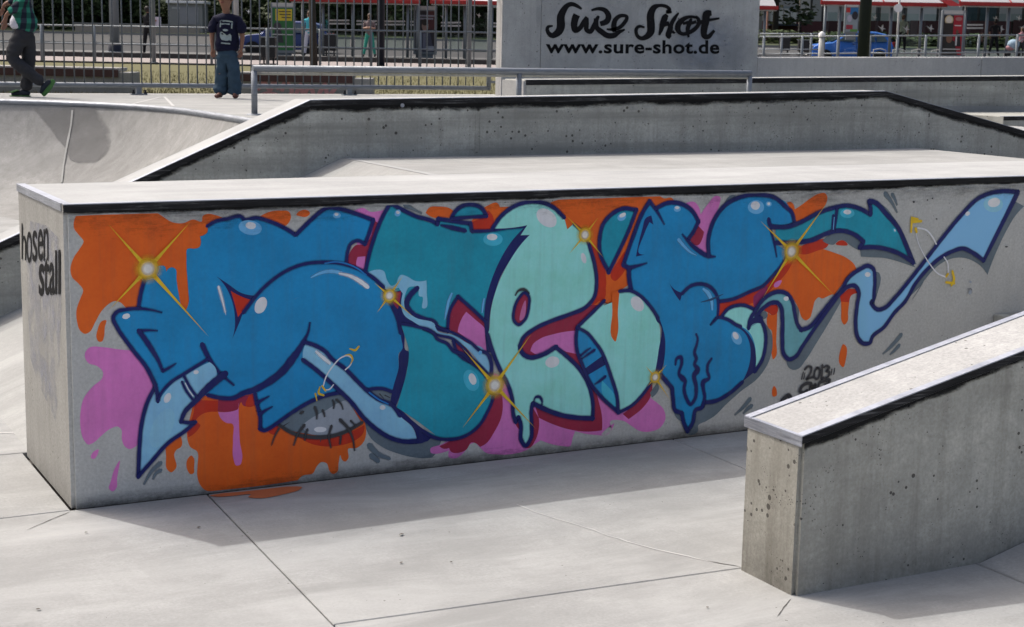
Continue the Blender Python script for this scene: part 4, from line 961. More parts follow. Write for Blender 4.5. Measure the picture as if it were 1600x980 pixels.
P painted_arrow | teal arrow pointing right from the last letter
F teal *2999,875 3068,883 3137,903 3227,939 3312,959 3384,964 3459,947 *3519,922 *3505,980 *3531,976 3610,918 3692,845 3728,785 *3782,698 3686,745 3608,767 3532,776 *3468,777 *3488,802 3453,826 3392,849 3334,855 3276,846 3199,821 3128,816 *3002,818
S navy 17.4 2984,886 3068,884 3137,903 3227,939 3312,959 3384,966 3459,949 3520,921
S navy 17.8 3520,920 3516,951 3505,981
S navy 21.2 3504,981 3531,978 3610,920 3691,846 3728,786 3784,693
S navy 18.1 3783,697 3686,744 3608,766 3532,776 3468,775
S navy 17.9 3465,775 3490,803
S navy 17.5,17.5,20.4,17.5 3490,800 3453,826 3392,850 3334,856 3276,846 3199,821 3128,814 3002,817
S navy 14.6 3328,957 3323,907 3315,853
S navy 8.8,7.3 3308,927 3305,853
S navy 5.8 3309,926 3323,925
S lblue 4.4 3315,916 3313,864
F lteal 3427,930 3422,920 3408,913 3388,911 3368,915 3353,923 3346,933 3351,943 3365,950 3385,952 3406,949 3421,941
F white 3408,937 3406,932 3398,928 3387,927 3376,929 3368,933 3364,938 3367,943 3375,947 3385,948 3397,946 3405,942
F lteal 3670,849 3673,844 3673,840 3670,837 3665,837 3660,839 3655,843 3652,848 3652,853 3655,856 3660,856 3665,854
F white 3667,848 3669,845 3669,842 3668,841 3665,841 3662,842 3660,845 3658,847 3658,850 3659,851 3662,852 3665,850
P painted_ribbon | teal to pale blue ribbon looping to the end of the wall
F ribbon *2880,452 2886,489 2914,529 2943,566 2987,594 3033,603 3080,589 3109,555 3124,504 3143,452 *3165,425 3207,434 3268,488 3335,554 3381,596 3407,637 3478,680 3522,692 3553,676 3564,634 3565,575 3557,529 3553,528 *3585,493 3635,496 3683,533 *3768,613 3866,713 3960,810 4062,907 4152,975 4231,999 4304,1005 *4400,997 *4212,683 4143,723 4077,744 4014,735 3945,709 3870,659 3805,597 3750,517 3692,470 3636,408 3564,354 3563,348 *3522,341 3487,369 3469,436 3472,520 3476,578 3453,605 3413,604 3374,577 3306,505 3232,420 3173,347 3144,311 *3105,300 3077,323 3065,387 3059,483 3048,534 3028,554 2997,556 2960,540 2916,505 *2926,472
S navy 17.2 2880,451 2886,489 2914,529 2943,566 2987,594 3033,603 3080,589 3109,555 3124,504 3143,452 3167,423
S navy 18.2 3162,425 3207,434 3268,488 3335,554 3381,596 3407,637 3478,680 3522,692 3553,676 3564,634 3565,575 3557,529 3553,528 3568,504 3589,491 3635,496 3683,533 3768,613 3866,713 3960,810 4062,907 4152,975 4231,999 4304,1005 4403,998
S navy 25.7,22.5,19.3 4399,998 4311,849 4212,681
S navy 18.0 4215,682 4143,723 4077,746 4014,735 3945,709 3870,659 3805,597 3750,517 3692,470 3636,408 3564,354 3563,346 3522,339 3487,368 3469,436 3472,520 3476,578 3453,605 3413,604 3374,577 3306,505 3232,420 3173,347 3144,310 3106,299 3077,323 3065,387 3059,483 3048,534 3028,554 2997,556 2960,540 2916,503
F navy *2879,448 2882,480 2907,498 *2954,498 *2948,467 2908,471
F white 3087,569 3086,564 3081,561 3074,560 3067,562 3062,566 3059,571 3061,576 3066,579 3073,580 3080,579 3085,575
F white 3538,652 3536,647 3530,643 3522,642 3514,644 3507,649 3505,654 3507,659 3512,663 3520,664 3529,662 3535,658
F sky2 4310,943 4304,925 4283,912 4252,909 4221,915 4197,929 4187,947 4194,965 4215,977 4245,981 4276,975 4300,961
F white 4289,960 4289,949 4279,939 4261,933 4241,933 4224,938 4215,948 4215,959 4225,968 4243,974 4262,975 4280,969
F white 4104,914 4107,909 4106,904 4101,900 4094,897 4087,897 4081,900 4079,904 4080,909 4084,914 4091,917 4099,917
P painted_ring | white ring with gold ends round the ribbon
S lwhite 7.7 3798,852 3847,841 3889,807 3914,774
S lwhite 3.1,4.7,6.2,7.8 3789,830 3805,787 3841,732 3884,682 3935,637 3986,617
S lwhite 6.3 3967,711 3991,683 3998,640
S gold 12.2,12.2 3759,900 3760,836
S gold 15.3,12.2 3767,882 3816,882
S gold 12.2,12.2 3764,897 3793,891
S gold 15.3,12.2 3786,848 3792,834
S gold 12.6,15.8,12.6 4024,642 4036,596 4024,578
S gold 12.6,12.6 4040,585 3990,593
S gold 12.6,12.6 3997,631 3988,620
P painted_star | large gold star on the orange splash
X 18.0 283,839 146,1003 439,1001 142,700 498,582
P painted_star | small gold star on the round bowl of the first letter
X 12.7 1201,691 1139,744 1256,765 1149,628 1301,603
P painted_star | gold star on the shoulder of the mint letter
X 13.9 2051,889 1965,966 2112,958 1980,815 2141,793
P painted_star | gold star between the teal bowl and mint letter
X 19.1 1656,306 1510,468 1817,503 1515,145 1845,112
P painted_star | small gold star at the foot of the last blue letter
X 11.9 2410,276 2361,328 2466,326 2372,239 2489,172
P painted_star | gold star where the teal arrow starts
X 18.7 3090,776 2913,917 3274,986 2946,578 3339,568
P painted_tag | dark scribbled 2013 and signature
S ink 5.9 3188,235 3181,204
S ink 5.9 3197,230 3192,204
S ink 8.9 3194,246 3215,259 3231,253 3230,232 3208,200 3222,205 3247,209
S ink 9.0 3263,250 3251,232 3252,206 3267,197 3279,216 3277,242 3263,250
S ink 9.0 3292,259 3292,194
S ink 9.0 3301,247 3319,253 3332,244 3317,229 3332,225 3333,209 3311,197 3296,201
S ink 6.0 3347,235 3344,210
S ink 6.0 3363,239 3359,211
S ink 13.3 3236,180 3208,182 3183,169 3176,150 3194,142 3216,150
S ink 11.9 3227,154 3239,172 3243,156 3258,174 3260,157
S ink 12.0 3272,157 3286,182 3312,184 3338,187 3335,174 3312,164
S ink 17.7 3077,116 3115,136 3128,119
S ink 8.9 3111,140 3120,126
S midgrey 4.8,6.4,4.8 4126,554 4147,553 4151,537 4137,529
S midgrey 8.0,8.0 4140,538 4147,547
F lgrey 4151,535 4148,530 4143,528 4138,528 4133,531 4131,536 4132,541 4135,546 4140,548 4146,548 4150,545 4152,540
F lgrey 4148,586 4147,584 4144,582 4140,581 4136,582 4133,584 4131,587 4132,590 4135,592 4139,592 4143,591 4146,589
F ink 4361,742 4359,740 4356,739 4351,739 4346,739 4342,741 4341,743 4342,745 4345,746 4350,746 4355,745 4359,744
F ink 3849,977 3848,975 3846,974 3844,973 3842,974 3840,975 3839,977 3840,979 3841,980 3844,980 3846,980 3848,979
F ink 3877,983 3877,982 3875,980 3873,980 3871,981 3869,982 3868,984 3869,985 3870,987 3873,987 3875,987 3877,985
F ink 3911,889 3911,887 3909,886 3906,886 3903,886 3901,888 3900,889 3901,891 3903,892 3905,893 3908,892 3910,891
F ink 3770,971 3770,968 3767,967 3764,966 3760,967 3758,969 3756,971 3757,974 3760,975 3763,976 3766,975 3769,973
"""
KP = 1/0.495
def paint(name, r, g, b_, var=.14, rough=.5):
    q = N('paint_'+name); v = q.coord((1, 1, 1), 'World'); c = rgb(r, g, b_, KP)
    f = q.noise(5, 6, .65, v); f2 = q.noise(70, 3, .7, v)
    col = q.mix(q.ramp(f, [(.3, 0.0), (.7, 1.0)]), tuple(x*(1-var) for x in c[:3])+(1,), tuple(min(.9, x*(1+var)) for x in c[:3])+(1,))
    col = q.mix(.14, col, q.ramp(f2, [(.3, .2), (.7, .8)]), 'SOFT_LIGHT')
    mp = q.n('ShaderNodeMapping'); mp.inputs['Scale'].default_value = (14, 14, .8); q.l(q.co.outputs['Position'], mp.inputs[0])
    col = q.mix(q.math('MULTIPLY', q.ramp(q.noise(2.0, 5, .7, mp.outputs[0]), [(.48, 0.0), (.78, 1.0)]), .17), col, (.10, .10, .10, 1))
    # scuffs and chips where the concrete shows through
    ch = q.ramp(q.noise(33, 6, .8, v, .6), [(.70, 0.0), (.73, 1.0)])
    col = q.mix(q.math('MULTIPLY', ch, .55), col, (.30, .29, .28, 1))
    q.base(col); q.rough(rough); q.b.inputs['Specular IOR Level'].default_value = .3
    q.bump(q.math('ADD', f2, q.noise(16, 5, .7, v)), .22, .003)
    return q
COLS = dict(
    orange=(188, 78, 20), red=(150, 34, 14), pink=(162, 90, 144), dpink=(150, 84, 122), crimson=(118, 26, 50), purple=(108, 26, 72),
    blue=(12, 104, 148), blue2=(16, 108, 152), midblue=(18, 90, 146), lblue=(80, 136, 178), teal=(14, 114, 134), teal2=(16, 118, 138), lteal=(48, 138, 160),
    mint=(118, 184, 172), sky=(122, 174, 208), sky2=(132, 184, 214), navy=(9, 18, 72), white=(204, 208, 216), lwhite=(176, 178, 186),
    grey=(78, 90, 98), lgrey=(118, 124, 132), shade=(76, 87, 95), ink=(44, 44, 47), soot=(20, 50, 82), midgrey=(96, 96, 98), gold=(176, 142, 30))
PAINT = {k: paint(k, *c).m for k, c in COLS.items()}
def _ribbon():
    q = paint('ribbon', 84, 134, 142); b0 = q.b.inputs['Base Color'].links[0].from_socket
    sp = q.n('ShaderNodeSeparateXYZ'); q.l(q.co.outputs['Position'], sp.inputs[0])
    t = q.ramp(q.math('DIVIDE', q.math('SUBTRACT', sp.outputs[0], 3.25), .30), [(0, 0.0), (1, 1.0)])
    q.l(q.mix(t, b0, rgb(110, 160, 196, KP)), q.b.inputs['Base Color']); return q.m
PAINT['ribbon'] = _ribbon()
def soft(name, r, g, b_, power):
    """sprayed dot that thins out towards its rim (UV radius)"""
    q = paint(name, r, g, b_); uv = q.n('ShaderNodeUVMap')
    ln = q.n('ShaderNodeVectorMath', operation='LENGTH'); q.l(uv.outputs[0], ln.inputs[0])
    a = q.math('POWER', q.math('MAXIMUM', q.math('SUBTRACT', 1.0, ln.outputs['Value']), 0.0), power)
    q.l(q.math('MINIMUM', q.math('MULTIPLY', a, 2.2), 1.0), q.b.inputs['Alpha']); return q.m
PAINT['glow'] = soft('glow', 206, 164, 34, 1.6); PAINT['core'] = soft('core', 250, 244, 232, 1.5)

def smooth_closed(P, cor, k=6):
    n = len(P); out = []
    if n < 3: return P
    def tan(i):
        a, b_, c = P[i-1], P[i], P[(i+1) % n]; d0, d1 = max((b_-a).length, 1e-6), max((c-b_).length, 1e-6)
        return ((b_-a)/d0*d1+(c-b_)/d1*d0)/(d0+d1)
    for i in range(n):
        j = (i+1) % n; a, b_ = P[i], P[j]; d = (b_-a).length
        if cor[i] and cor[j]: out.append(a); continue
        ch = (b_-a)/max(d, 1e-6)
        m0 = tan(i) if not cor[i] else None; m1 = tan(j) if not cor[j] else None
        if m0 is None: m0 = 2*ch-m1 if m1 is not None else ch; m0 = m0*min(1, 1/max(m0.length, 1e-6))
        if m1 is None: m1 = 2*ch-m0; m1 = m1*min(1, 1/max(m1.length, 1e-6))
        kk = max(2, min(k, int(d/8)+1))
        for s in range(kk):
            t = s/kk; h = (2*t**3-3*t*t+1, t**3-2*t*t+t, -2*t**3+3*t*t, t**3-t*t)
            out.append(a*h[0]+m0*d*h[1]+b_*h[2]+m1*d*h[3])
    return out
def smooth_open(P, k=6):
    n = len(P); out = []
    if n < 3: return [P[0]+(P[-1]-P[0])*i/4 for i in range(5)]
    def tan(i):
        if i == 0: return (P[1]-P[0]).normalized()
        if i == n-1: return (P[-1]-P[-2]).normalized()
        a, b_, c = P[i-1], P[i], P[i+1]; d0, d1 = max((b_-a).length, 1e-6), max((c-b_).length, 1e-6)
        return ((b_-a)/d0*d1+(c-b_)/d1*d0)/(d0+d1)
    for i in range(n-1):
        a, b_ = P[i], P[i+1]; d = (b_-a).length; m0, m1 = tan(i), tan(i+1)
        for s in range(k):
            t = s/k; h = (2*t**3-3*t*t+1, t**3-2*t*t+t, -2*t**3+3*t*t, t**3-t*t)
            out.append(a*h[0]+m0*d*h[1]+b_*h[2]+m1*d*h[3])
    out.append(P[-1]); return out

def fringe(k):
    q = paint(k+'_fringe', *COLS[k]); uv = q.n('ShaderNodeUVMap'); sp = q.n('ShaderNodeSeparateXYZ'); q.l(uv.outputs[0], sp.inputs[0])
    a = q.math('POWER', q.math('MAXIMUM', q.math('SUBTRACT', 1.0, sp.outputs[1]), 0.0), 1.4)
    q.l(q.math('MULTIPLY', a, .62), q.b.inputs['Alpha']); return q.m
for k_ in ('navy', 'ink', 'shade', 'white', 'lblue'): PAINT[k_+'_fringe'] = fringe(k_)
FR = {}
_layer = [0.0004]
def put(mb, P2, faces, mats, col, uvs=None):
    """2-D polygon(s) in mm onto the wall at the next layer of paint"""
    if col not in mats: mats.append(col)
    y = -_layer[0]; _layer[0] += .000012
    mb.add([(p.x/1000, y, min(max(p.y/1000, .002), 1.0335)) for p in P2], faces, mats.index(col))
def tri_poly(P):
    return [tuple(t) for t in mgeo.tessellate_polygon([[Vector((p.x, p.y, 0)) for p in P]])]
KEEP = []
def flush(mb, mats, name, label):
    KEEP.append(mb)      # keeps ids unique
    if mb is None or not mb.v: return
    o = mb.build(name, [PAINT[c] for c in mats], block, fix=False)
    me = o.data
    fr = FR.get(id(mb))
    if fr:
        u = me.uv_layers.new(name='UVMap')
        for lp in me.loops: u.data[lp.index].uv = (0.0, fr.get(lp.vertex_index, 0.0))
    bm_ = bmesh.new(); bm_.from_mesh(me); bm_.normal_update()
    for f in bm_.faces:
        if f.normal.y > 0: f.normal_flip()
    bm_.to_mesh(me); bm_.free()
    if label: o['label'] = label
    return o
cur = None; mats_ = []; nm_ = lb_ = None; SEP = False; pn_ = None
for ln in MURAL.strip().split('\n'):
    k = ln[0]
    if k == 'P':
        flush(cur, mats_, nm_, lb_); nm_, lb_ = [s.strip() for s in ln[2:].split('|')]; cur = MB(); mats_ = []; SEP = nm_ in ('paint_splash', 'paint_shadow', 'painted_tag', 'painted_ring', 'painted_hole'); pn_ = {'painted_tag': 'tag_stroke', 'painted_ring': 'ring_stroke', 'painted_hole': 'lash'}.get(nm_, nm_); nm_ = pn_; lb_ = None if SEP else lb_; continue
    tk = ln.split()
    if k == 'F':
        cor = [t.startswith('*') for t in tk[2:]]; P = [Vector([float(x) for x in t.lstrip('*').split(',')]) for t in tk[2:]]
        if SEP and cur.v: flush(cur, mats_, pn_, None); cur = MB(); mats_ = []
        P = smooth_closed(P, cor); put(cur, P, tri_poly(P), mats_, tk[1])
    elif k in 'SC':
        if SEP and cur.v: flush(cur, mats_, pn_, None); cur = MB(); mats_ = []
        w = [float(x) for x in tk[2].split(',')]; P = [Vector([float(x) for x in t.split(',')]) for t in tk[3:]]
        if k == 'C': Q = smooth_closed(P, [False]*len(P)); Q.append(Q[0].copy())
        else: Q = smooth_open(P)
        n = len(Q); L = []; Rr = []
        for i, p in enumerate(Q):
            t = Q[min(i+1, n-1)]-Q[max(i-1, 0)]
            if k == 'C' and i in (0, n-1): t = Q[1]-Q[-2]
            t = t.normalized() if t.length > 1e-6 else Vector((1, 0)); nn = Vector((-t.y, t.x))
            q = (i/(n-1))*(len(w)-1); a = min(int(q), max(len(w)-2, 0)); ww = w[0] if len(w) == 1 else w[a]+(w[a+1]-w[a])*(q-a)
            ww *= 1+.05*math.sin(i*1.7+p.x*.05)
            L.append(p+nn*ww/2); Rr.append(p-nn*ww/2)
        fs_ = [(i, i+1, n+i+1, n+i) for i in range(n-1)]; V_ = L+Rr
        if k == 'S':      # round ends
            for e, i, sg in ((0, 0, -1), (1, n-1, 1)):
                t = (Q[1]-Q[0]) if e == 0 else (Q[-1]-Q[-2]); t = t.normalized()*sg; r_ = (L[i]-Rr[i])/2; c0 = Q[i]
                if r_.length < 1.5: continue
                b0 = len(V_); V_ += [c0+r_*math.cos(a)+t*r_.length*math.sin(a) for a in [math.pi*j/6 for j in range(1, 6)]]
                ring = [i]+[b0+j for j in range(5)]+[n+i]
                fs_.append(tuple(ring))
        put(cur, V_, fs_, mats_, tk[1])
        if tk[1] in ('navy', 'ink', 'shade', 'white', 'lblue') and max(w) > 6:      # overspray: a thin fading fringe on both sides
            fw_ = 6.5; y = -_layer[0]; _layer[0] += .000012
            if tk[1]+'_fringe' not in mats_: mats_.append(tk[1]+'_fringe')
            b0 = len(cur.v); nq = len(Q)
            for sd, E_ in ((1, L), (-1, Rr)):
                inn = [p*1.0 for p in E_]; out = [p+(p-q_).normalized()*fw_ if (p-q_).length > .6 else p*1.0 for p, q_ in zip(E_, Q)]
                base = len(cur.v)
                cur.add([(p.x/1000, y, min(max(p.y/1000, .002), 1.0335)) for p in inn]+[(p.x/1000, y, min(max(p.y/1000, .002), 1.0335)) for p in out], [(i, i+1, nq+i+1, nq+i) for i in range(nq-1)], mats_.index(tk[1]+'_fringe'))
                for i in range(nq): FR[id(cur)] = FR.get(id(cur), {}); FR[id(cur)][base+i] = 0.0; FR[id(cur)][base+nq+i] = 1.0
    elif k == 'X':
        w = float(tk[1]); c0 = Vector([float(x) for x in tk[2].split(',')]); E_ = [Vector([float(x) for x in t.split(',')]) for t in tk[3:]]
        for e in E_:
            t = (e-c0); nn = Vector((-t.y, t.x)).normalized()*w*.5
            P = [c0+nn, c0+t*.35+nn*.52, c0+t*.7+nn*.22, e, c0+t*.7-nn*.22, c0+t*.35-nn*.52, c0-nn]
            put(cur, P, [tuple(range(7))], mats_, 'gold')
        star_c = (c0, w)
        flush(cur, mats_, nm_, lb_); cur = None
        for col, rad in (('glow', 3.3), ('core', 1.7)):
            y = -_layer[0]; _layer[0] += .000012; nseg = 28
            V_ = [(c0.x/1000, y, c0.y/1000)]+[((c0.x+rad*w*math.cos(a))/1000, y, (c0.y+rad*w*math.sin(a))/1000) for a in [2*math.pi*j/nseg for j in range(nseg)]]
            o = mobj('paint_glow', V_, [(0, 1+j, 1+(j+1) % nseg) for j in range(nseg)], PAINT[col], block)
            uvl = o.data.uv_layers.new(name='UVMap')
            for lp in o.data.loops:
                q = lp.vertex_index
                uvl.data[lp.index].uv = (0, 0) if q == 0 else (math.cos(2*math.pi*(q-1)/nseg), math.sin(2*math.pi*(q-1)/nseg))
flush(cur, mats_, nm_, lb_)
# overspray on the floor at the foot of the wall
fp = [(328, 775.5), (345, 772), (375, 769.5), (420, 764.5), (455, 761), (471, 761.5), (466, 767), (448, 772), (430, 776), (405, 779.5), (388, 777.5), (392, 773.5), (360, 776), (340, 777)]
FP = smooth_closed([Vector((on_z(x, y, 0).x*1000, on_z(x, y, 0).y*1000)) for x, y in fp], [False]*len(fp))
PAINT['floor_orange'] = plain('floor_orange', (.42, .13, .05, 1), .7, var=.15, scale=15)
MB().add([(p.x/1000, min(p.y/1000, -.004), .0022) for p in FP], tri_poly(FP)).build('paint_splash', PAINT['floor_orange'], bed, fix=False)

def _scuff():
    q = N('scuff_marks'); uv = q.n('ShaderNodeUVMap'); sp = q.n('ShaderNodeSeparateXYZ'); q.l(uv.outputs[0], sp.inputs[0])
    v = q.coord((1, 1, 1), 'World'); mp = q.n('ShaderNodeMapping'); mp.inputs['Scale'].default_value = (1.6, 1, 9); q.l(q.co.outputs['Position'], mp.inputs[0])
    a = q.noise(7, 10, .8, mp.outputs[0]); g = q.noise(1.1, 3, .6, v); f = q.noise(60, 4, .8, v)
    t = q.math('ADD', q.math('MULTIPLY', a, .7), q.math('ADD', q.math('MULTIPLY', g, .5), q.math('MULTIPLY', f, .25)))
    t = q.math('SUBTRACT', t, q.math('MULTIPLY', sp.outputs[1], .30))
    q.l(q.ramp(t, [(.64, 0.0), (.90, .55)]), q.b.inputs['Alpha']); q.base((.03, .03, .03, 1)); q.rough(.85); q.b.inputs['Specular IOR Level'].default_value = .1; return q.m
M['scuff'] = _scuff()
ys_ = -_layer[0]-.0006
o = mobj('scuff_band', [(.015, ys_, 1.033), (XE, ys_, 1.033), (XE, ys_, .86), (.015, ys_, .86)], [(0, 3, 2, 1)], M['scuff'], block)
u = o.data.uv_layers.new(name='UVMap')
for lp in o.data.loops: u.data[lp.index].uv = (0, 1.0 if lp.vertex_index >= 2 else 0.0)
# dirt splashed up along the foot of the wall
o = mobj('dirt_band', [(.015, ys_-.0002, .10), (XE, ys_-.0002, .10), (XE, ys_-.0002, .002), (.015, ys_-.0002, .002)], [(0, 3, 2, 1)], M['scuff'], block)
u = o.data.uv_layers.new(name='UVMap')
for lp in o.data.loops: u.data[lp.index].uv = (0, 1.0 if lp.vertex_index < 2 else -.15)

# ================================================================== BEYOND THE PARK: lawn, pavement, tram stop, road, trees, building
M['lawn'] = plain('dry_lawn', (.105, .098, .034, 1), .95, var=.45, scale=9)
M['pave'] = plain('pink_paving', (.27, .235, .222, 1), .85, var=.12, scale=3)
M['asphalt'] = plain('asphalt', (.028, .030, .031, 1), .9, var=.2, scale=2)
M['road'] = plain('pale_road', (.048, .050, .050, 1), .9, var=.15, scale=1)
M['kerbstone'] = plain('kerbstone', (.24, .235, .225, 1), .85, var=.15, scale=4)
M['platform_paving'] = plain('platform_paving', (.12, .12, .118, 1), .9, var=.15, scale=3)
M['darkkerb'] = plain('dark_kerb', (.05, .048, .046, 1), .9, var=.3, scale=5)
M['verge'] = plain('verge_grass', (.030, .042, .010, 1), .95, var=.4, scale=1.5)
M['bark'] = plain('bark', (.062, .052, .042, 1), .95, var=.4, scale=14, bump=.5)
M['timber'] = plain('dark_red_timber', (.055, .022, .020, 1), .6, var=.35, scale=12)
M['benchwall'] = concrete('bench_concrete', (.27, .27, .26, 1), pores=.2, streak=.2, mottle=.12)
M['pinktag'] = plain('pink_spray', (.50, .24, .24, 1), .7, var=.3, scale=12)
M['post'] = plain('grey_post', (.19, .215, .235, 1), .5, .3, .12, 4)
M['navypole'] = plain('navy_mast', (.010, .014, .028, 1), .6, .1, .2, 5)
M['tealpole'] = plain('dark_green_mast', (.008, .018, .024, 1), .6, .1, .25, 5)
M['redtrim'] = plain('red_trim', (.36, .022, .020, 1), .45, 0, .12, 4)
M['canopy'] = plain('grey_canopy', (.30, .30, .31, 1), .5, 0, .1, 3)
M['canopy_w'] = plain('white_canopy', (.62, .60, .60, 1), .5, 0, .06, 3)
M['black'] = plain('black_plastic', (.012, .013, .016, 1), .45, 0, .2, 5)
M['white'] = plain('white_paint', (.80, .80, .79, 1), .5, 0, .05, 4)
M['cream'] = plain('cream_panel', (.40, .39, .35, 1), .7, 0, .07, .8)
M['greypanel'] = plain('grey_panel', (.27, .27, .255, 1), .7, 0, .07, .8)
M['lightpanel'] = plain('light_panel', (.45, .45, .43, 1), .65, 0, .06, 1)
M['maroon'] = plain('maroon_plinth', (.060, .014, .016, 1), .65, 0, .15, 1)
M['teal_win'] = plain('window_glass', (.030, .055, .065, 1), .15, 0, .3, 1.5, .6)
M['coppercol'] = plain('brick_column', (.30, .15, .11, 1), .8, 0, .12, 3)
M['sandstone'] = plain('beige_wall', (.36, .31, .26, 1), .85, 0, .12, 2)
def glassy(name, tint=(.75, .85, .83, 1), amount=.80):
    q = N(name); tr = q.n('ShaderNodeBsdfTransparent'); tr.inputs[0].default_value = tint
    gl = q.n('ShaderNodeBsdfGlossy'); gl.inputs['Roughness'].default_value = .04; gl.inputs[0].default_value = (.8, .85, .85, 1)
    mx = q.n('ShaderNodeMixShader'); mx.inputs[0].default_value = 1-amount
    q.l(tr.outputs[0], mx.inputs[1]); q.l(gl.outputs[0], mx.inputs[2]); q.l(mx.outputs[0], q.t.nodes['Material Output'].inputs[0]); return q.m
M['glass'] = glassy('shelter_glass', (.72, .84, .82, 1), .90)

def strip(name, d0, z0, d1, z1, mat, x0=-260, x1=320, kind='structure'):
    o = MB().add([st(x0, d0, z0), st(x1, d0, z0), st(x1, d1, z1), st(x0, d1, z1)], [(0, 1, 2, 3)]).build(name, mat, fix=False)
    return tag(o, kind=kind)
# lawn between the platform and the pavement
LZ = .90
g0 = [Vector((-60, 13.45, LZ)), Vector((60, 13.45, LZ))]
lw = MB().add([g0[0], g0[1], st(110, 43, .85), st(-110, 43, .85)], [(0, 1, 2, 3)]).build('lawn', M['lawn'], fix=False); tag(lw, kind='structure')
strip('pavement', 43.05, .865, 56, .865, M['pave'])
strip('tram_platform', 56.2, 1.03, 62.5, 1.03, M['platform_paving'])
strip('track_bed', 62.5, .97, 72, 1.20, M['asphalt'])
strip('road', 72.25, 1.30, 83, 1.66, M['road'])
strip('verge', 83.2, 1.76, 95, 2.10, M['verge']); strip('ground', 95, 2.10, 700, 2.2, M['verge'], -700, 700)
def kerbline(name, d, z, h, w, mat, x0=-120, x1=160):
    o = MB().obox(st((x0+x1)/2, d, z+h/2), RTH*(x1-x0)/2, FWH*w/2, ZUP*h/2).build(name, mat); return tag(o, kind='structure')
kerbline('pavement_edge', 42.9, .83, .10, .24, M['darkkerb'])
kerbline('platform_edge', 56.1, .80, .226, .20, M['darkkerb'])
kerbline('kerb', 72.12, 1.05, .26, .24, M['kerbstone'])
kerbline('kerb', 83.1, 1.55, .22, .2, M['kerbstone'])
# mown dry grass on the lawn
gv = []; gf = []; rg = random.Random(3)
for i in range(26000):
    d = 18.3+rg.random()**1.6*16; x = rg.uniform(-.36, .06)*d
    p = st(x, d, 0)
    if p.y < 13.5: continue
    f = (d-18)/25; p.z = LZ-.05*f-.01
    a = rg.random()*6.28; h = rg.uniform(.03, .085); w = rg.uniform(.004, .009)
    s_ = Vector((math.cos(a), math.sin(a), 0)); t_ = p+ZUP*h+Vector((rg.uniform(-.03, .03), rg.uniform(-.03, .03), 0)); b0 = len(gv)
    gv += [p-s_*w, p+s_*w, t_]; gf.append((b0, b0+1, b0+2))
M['blade'] = plain('dry_grass', (.12, .11, .045, 1), .9, 0, .5, 6)
tag(mobj('grass', gv, gf, M['blade']), 'short dry yellowish grass of the lawn behind the fence', 'grass', kind='stuff')

# ---- low concrete seat walls with timber tops
def seat_wall(px0, px1, pyt, d, label, tagged=False, wood=(0, 1)):
    a, b_ = at(px0, pyt, d), at(px1, pyt, d); zt = (a.z+b_.z)/2; a.z = b_.z = LZ
    ax = (b_-a).normalized(); ay = Vector((-ax.y, ax.x, 0)); L = (b_-a).length
    t = thing('seat_wall', label, 'bench', tuple((a+b_)/2))
    MB().obox((a+b_)/2+ZUP*((zt-.03-LZ)/2-.05)+ay*.25, ax*L/2, ay*.25, ZUP*((zt-.03-LZ)/2+.05)).build('body', M['benchwall'], t, bevel=.012)
    w0, w1 = wood; c = a+ax*L*(w0+w1)/2; LL = L*(w1-w0)/2
    MB().obox(c+ZUP*(zt-.045-LZ)-ay*.012, ax*LL, ay*.012, ZUP*.045).build('timber_front', M['timber'], t)
    for k in range(4):
        MB().obox(c+ay*(.06+.12*k)+ZUP*(zt-LZ+.001), ax*LL, ay*.052, ZUP*.022).build('slat', M['benchtop'], t, bevel=.004, seg=1)
    if tagged:
        for P in ([(402, 141), (412, 129), (422, 141), (428, 128), (436, 140)], [(440, 143), (446, 128), (456, 141), (452, 150)], [(462, 150), (470, 132), (474, 149), (484, 134), (490, 148)], [(498, 148), (508, 132), (512, 150), (524, 138)], [(404, 150), (420, 146), (436, 150)]):
            L_, R2 = brush([Vector(q) for q in P], 6.5); n = len(L_)
            def wp(q):
                r_ = ray(q.x, q.y); o0 = a-ay*.004; s_ = (o0-CAM).dot(ay)/r_.dot(ay); return CAM+r_*s_
            V_ = [wp(q) for q in L_]+[wp(q) for q in R2]
            MB().add(V_, [(i, n+i, n+i+1, i+1) for i in range(n-1)]).build('sprayed_scrawl', M['pinktag'], t, fix=False); a = a-ay*.0006
    return t
M['benchtop'] = plain('weathered_timber', (.30, .29, .275, 1), .7, var=.2, scale=8)
seat_wall(-70, 204, 107, 19.9, 'low concrete seat wall with dark red timber front behind the walking child', wood=(0, .93))
seat_wall(372, 580, 117.5, 20.3, 'low concrete seat wall with pink scrawl and dark red timber front', True, wood=(0, .86))

